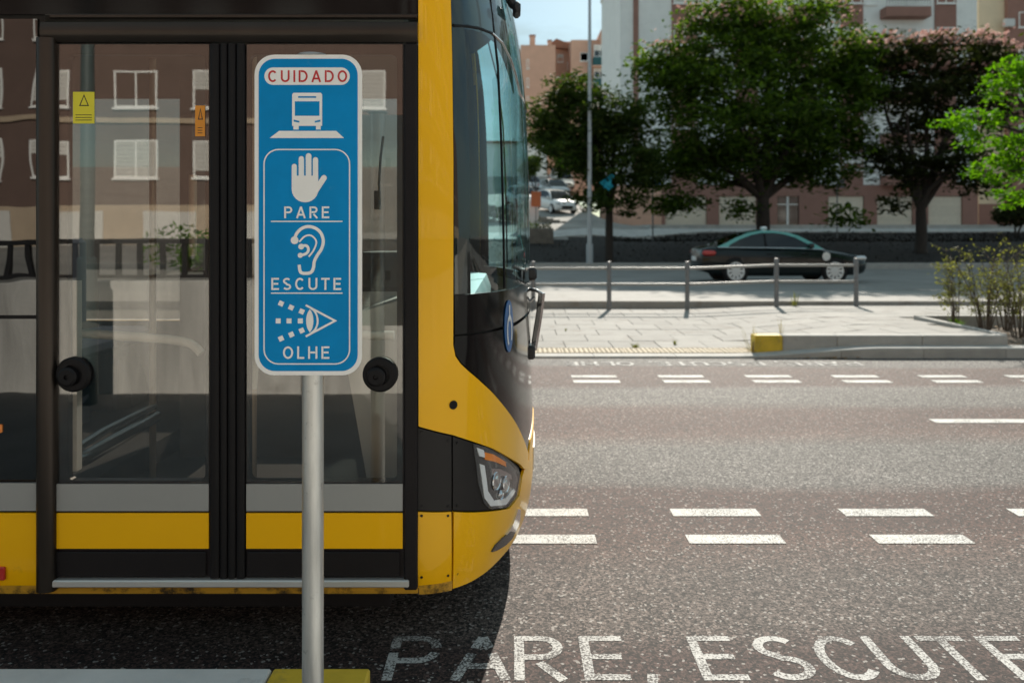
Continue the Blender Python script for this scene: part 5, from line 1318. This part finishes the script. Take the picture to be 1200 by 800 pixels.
# wispy shrubs in the planting bed
def shrub(label, x, y, stems, hgt, mat='leaf_olive', nl=60, lean=.25, sz=.05):
    z0 = .08; t = Thing('wispy_shrub', label, 'shrub', (x, y, z0), 'wispy shrubs in the planting bed')
    fm = MB(); fm.leafy = True; st = MB()
    for i in range(stems):
        a = R.uniform(0, 6.28); r0 = R.uniform(0, .10); h = hgt * R.uniform(.55, 1.05); l = lean * R.uniform(.3, 1.2) * h
        p = [Vector((x + r0 * math.cos(a), y + r0 * math.sin(a), z0 - .03)), Vector((x + (r0 + l * .35) * math.cos(a), y + (r0 + l * .35) * math.sin(a), z0 + h * .5)), Vector((x + (r0 + l) * math.cos(a), y + (r0 + l) * math.sin(a), z0 + h))]
        st.tube(p, [.009, .006, .002], 5)
        for q_ in range(7):
            s0 = p[1].lerp(p[2], R.uniform(-.5, 1)) if True else p[1]; d = Vector((math.cos(a) + R.gauss(0, .8), math.sin(a) + R.gauss(0, .8), R.uniform(.2, 1.0))).normalized() * R.uniform(.12, .34)
            st.tube([s0, s0 + d * .6 + Vector((0, 0, .02)), s0 + d], [.004, .003, .0015], 4)
            leaves(fm, nl // 7, lambda: s0 + d * R.uniform(.1, 1.05) + Vector((R.gauss(0, .025), R.gauss(0, .025), R.gauss(0, .025))), sz, .9)
    t.part('stem', st, 'twig'); t.part('foliage', fm, mat)
shrub('tall thin wispy shrub at the corner of the planting bed beside the pavement', at(1122, 380, 11.9).x, 11.9, 8, 1.22, 'leaf_olive', 84, .12)
shrub('middle wispy shrub with pale narrow leaves leaning over the bed', at(1155, 385, 11.5).x, 11.5, 15, 1.18, 'leaf_olive', 63, .42)
shrub('bushiest wispy shrub of the bed, cut by the picture edge', at(1196, 390, 11.2).x, 11.2, 19, 1.2, 'leaf_olive', 70, .42)
shrub('wispy shrub at the back of the bed in front of the rear kerb', at(1178, 380, 12.0).x, 12.0, 12, 1.3, 'leaf_olive', 63, .38)
def tuft(name, label, px, py, y, z0, n, h, mat, spread, cat='weed', wd=.006):
    c = at(px, py, y); mb = MB(); mb.leafy = True
    for i in range(n):
        a = R.uniform(0, 6.28); l = h * R.uniform(.4, 1.1); s_ = spread * R.random(); b = Vector((c.x + s_ * .3 * math.cos(a), y + s_ * .3 * math.sin(a), z0 - .01)); tip = Vector((c.x + s_ * math.cos(a) * (1 + l), y + s_ * math.sin(a), z0 + l)); w = Vector((-math.sin(a), math.cos(a), 0)) * wd
        m_ = b.lerp(tip, .55) + Vector((0, 0, l * .12)); mb.face([b - w, b + w, m_ + w * .7, m_ - w * .7]); mb.face([m_ - w * .7, m_ + w * .7, tip])
    mb.build(name, mat, None, (c.x, y, z0), None, dict(label=label, category=cat))
tuft('grass_tuft', 'fresh green grass tuft at the corner of the planting bed', 1121, 372, 11.9, .09, 130, .17, 'leaf_grass', .16, 'grass tuft', .008)
tuft('dry_weed', 'tall dry straw weed growing beside the yellow kerb end', 882, 412, 10.16, .03, 34, .36, 'straw', .22, 'weed', .004)
tuft('dry_weed', 'thin dry weed rising from the joint behind the raised kerb', 915, 394, 10.33, .23, 12, .2, 'straw', .09, 'weed', .003)
tuft('dry_weed', 'yellowish weed at the foot of the railing between two posts', 931, 358, 15.5, .09, 26, .30, 'leaf_olive', .12, 'weed', .008)
tuft('dry_weed', 'flat brown weed on the pavement edge near the tactile strip', 745, 406, 10.55, .03, 40, .06, 'leaf_olive', .10, 'weed', .006)
tuft('dry_weed', 'tiny weed in a paving joint right of the flat brown weed', 791, 402, 10.8, .035, 16, .06, 'leaf_olive', .05, 'weed', .005)
tuft('dry_weed', 'tiny weed in a paving joint close to the bus wipers', 663, 384, 12.2, .04, 12, .05, 'leaf_olive', .04, 'weed', .005)
mb = MB(); mb.leafy = True; c_ = at(975, 419.5, 9.8)
leaves(mb, 60, lambda: Vector((c_.x + R.gauss(0, .17), 9.80 - abs(R.gauss(0, .02)), .006 + R.uniform(0, .015))), .05, .3); mb.build('leaf_litter', 'dry_leaf', None, props=dict(kind='stuff', label='small drift of dry leaves against the low kerb', category='leaf litter'))

# ------------------------------------------------------------------ behind the viewer: what the bus glass mirrors
rw = Thing('retaining_wall', 'stained concrete wall topped by a black railing behind the viewer', 'wall', (0, -2.0, 0))
x = -16
while x < 16:
    mb = MB(); mb.box((x + .008, -2.15, -.05), (x + 1.992, -1.95, 1.07 + .0), bev=.008); rw.part('wall_panel', mb, 'wall_concrete'); x += 2
mb = MB()
x = -16
while x < 16: mb.box((x, -2.09, 1.12), (x + .045, -2.05, 1.42)); x += .21
rr = rw.part('railing', mb, 'black_metal'); mb = MB(); mb.box((-16, -2.1, 1.42), (16, -2.04, 1.47)); mb.box((-16, -2.1, 1.09), (16, -2.04, 1.12)); rw.part('rail', mb, 'black_metal', rr)
ms = Thing('lamp_mast', 'grey green mast with a yellow hazard sticker on the platform behind the viewer', 'mast', (-3.75, -1.4, 0))
mb = MB(); mb.tube([(-3.75, -1.4, 0), (-3.75, -1.4, 1.3), (-3.75, -1.4, 1.32), (-3.75, -1.4, 8)], [.085, .085, .062, .045], 16); ms.part('mast_pole', mb, 'mast_green', smooth=40)
fb_ = Thing('apartment_block', 'brown apartment block with white windows behind the viewer, mirrored in the bus', 'building', (0, -26, 1)); FYB = -26.0
mb = MB(); mb.box((-60, FYB - 10, 0), (110, FYB, 2.55)); fb_.part('ground_floor', mb, 'plaster_sand')
mb = MB(); mb.box((-60, FYB - 10, 2.552), (110, FYB - .001, 16.0)); fb_.part('wall', mb, 'plaster_maroon')
for fl in range(4):
    for k in range(-9, 28, 1 if fl < 2 else 1):
        x0 = -15.6 + k * 3.1 + 6.2; z0 = 3.6 + fl * 2.75
        window_unit(fb_, x0, x0 + (1.35 if k % 2 else 1.75), z0, z0 + 1.45, FYB, (0, .35, .8, .5, 1)[(k * 3 + fl) % 5], mull=0 if k % 2 else 1, dirv=1)
for k in range(-9, 9):
    x0 = k * 3.6; mb = MB(); mb.box((x0, FYB - .01, 1.0), (x0 + 2.0, FYB + .05, 2.3)); fb_.part('garage_door', mb, 'shutter')
mb = MB(); mb.box((-60, FYB - .02, 5.75), (110, FYB + .10, 5.95)); fb_.part('string_course', mb, 'plaster_sand')

for k, (x_, y_, h_) in enumerate(((-2.6, -4.2, .75), (-1.2, -4.6, .6), (-4.4, -5.0, .55))):
    bush('bush', ('leafy bush behind the retaining wall, mirrored in the left door leaf', 'low bush behind the retaining wall near the middle of the doors', 'small bush behind the wall beside the lamp mast')[k],
         [((x_, y_, 1.0 + h_ * .6), (.55, .4, h_ * .6)), ((x_ + .4, y_ - .1, 1.0 + h_ * .35), (.5, .4, h_ * .4))], 700, .10, 'leaf_bright', (x_, y_, 1.0), 'bushes behind the retaining wall')
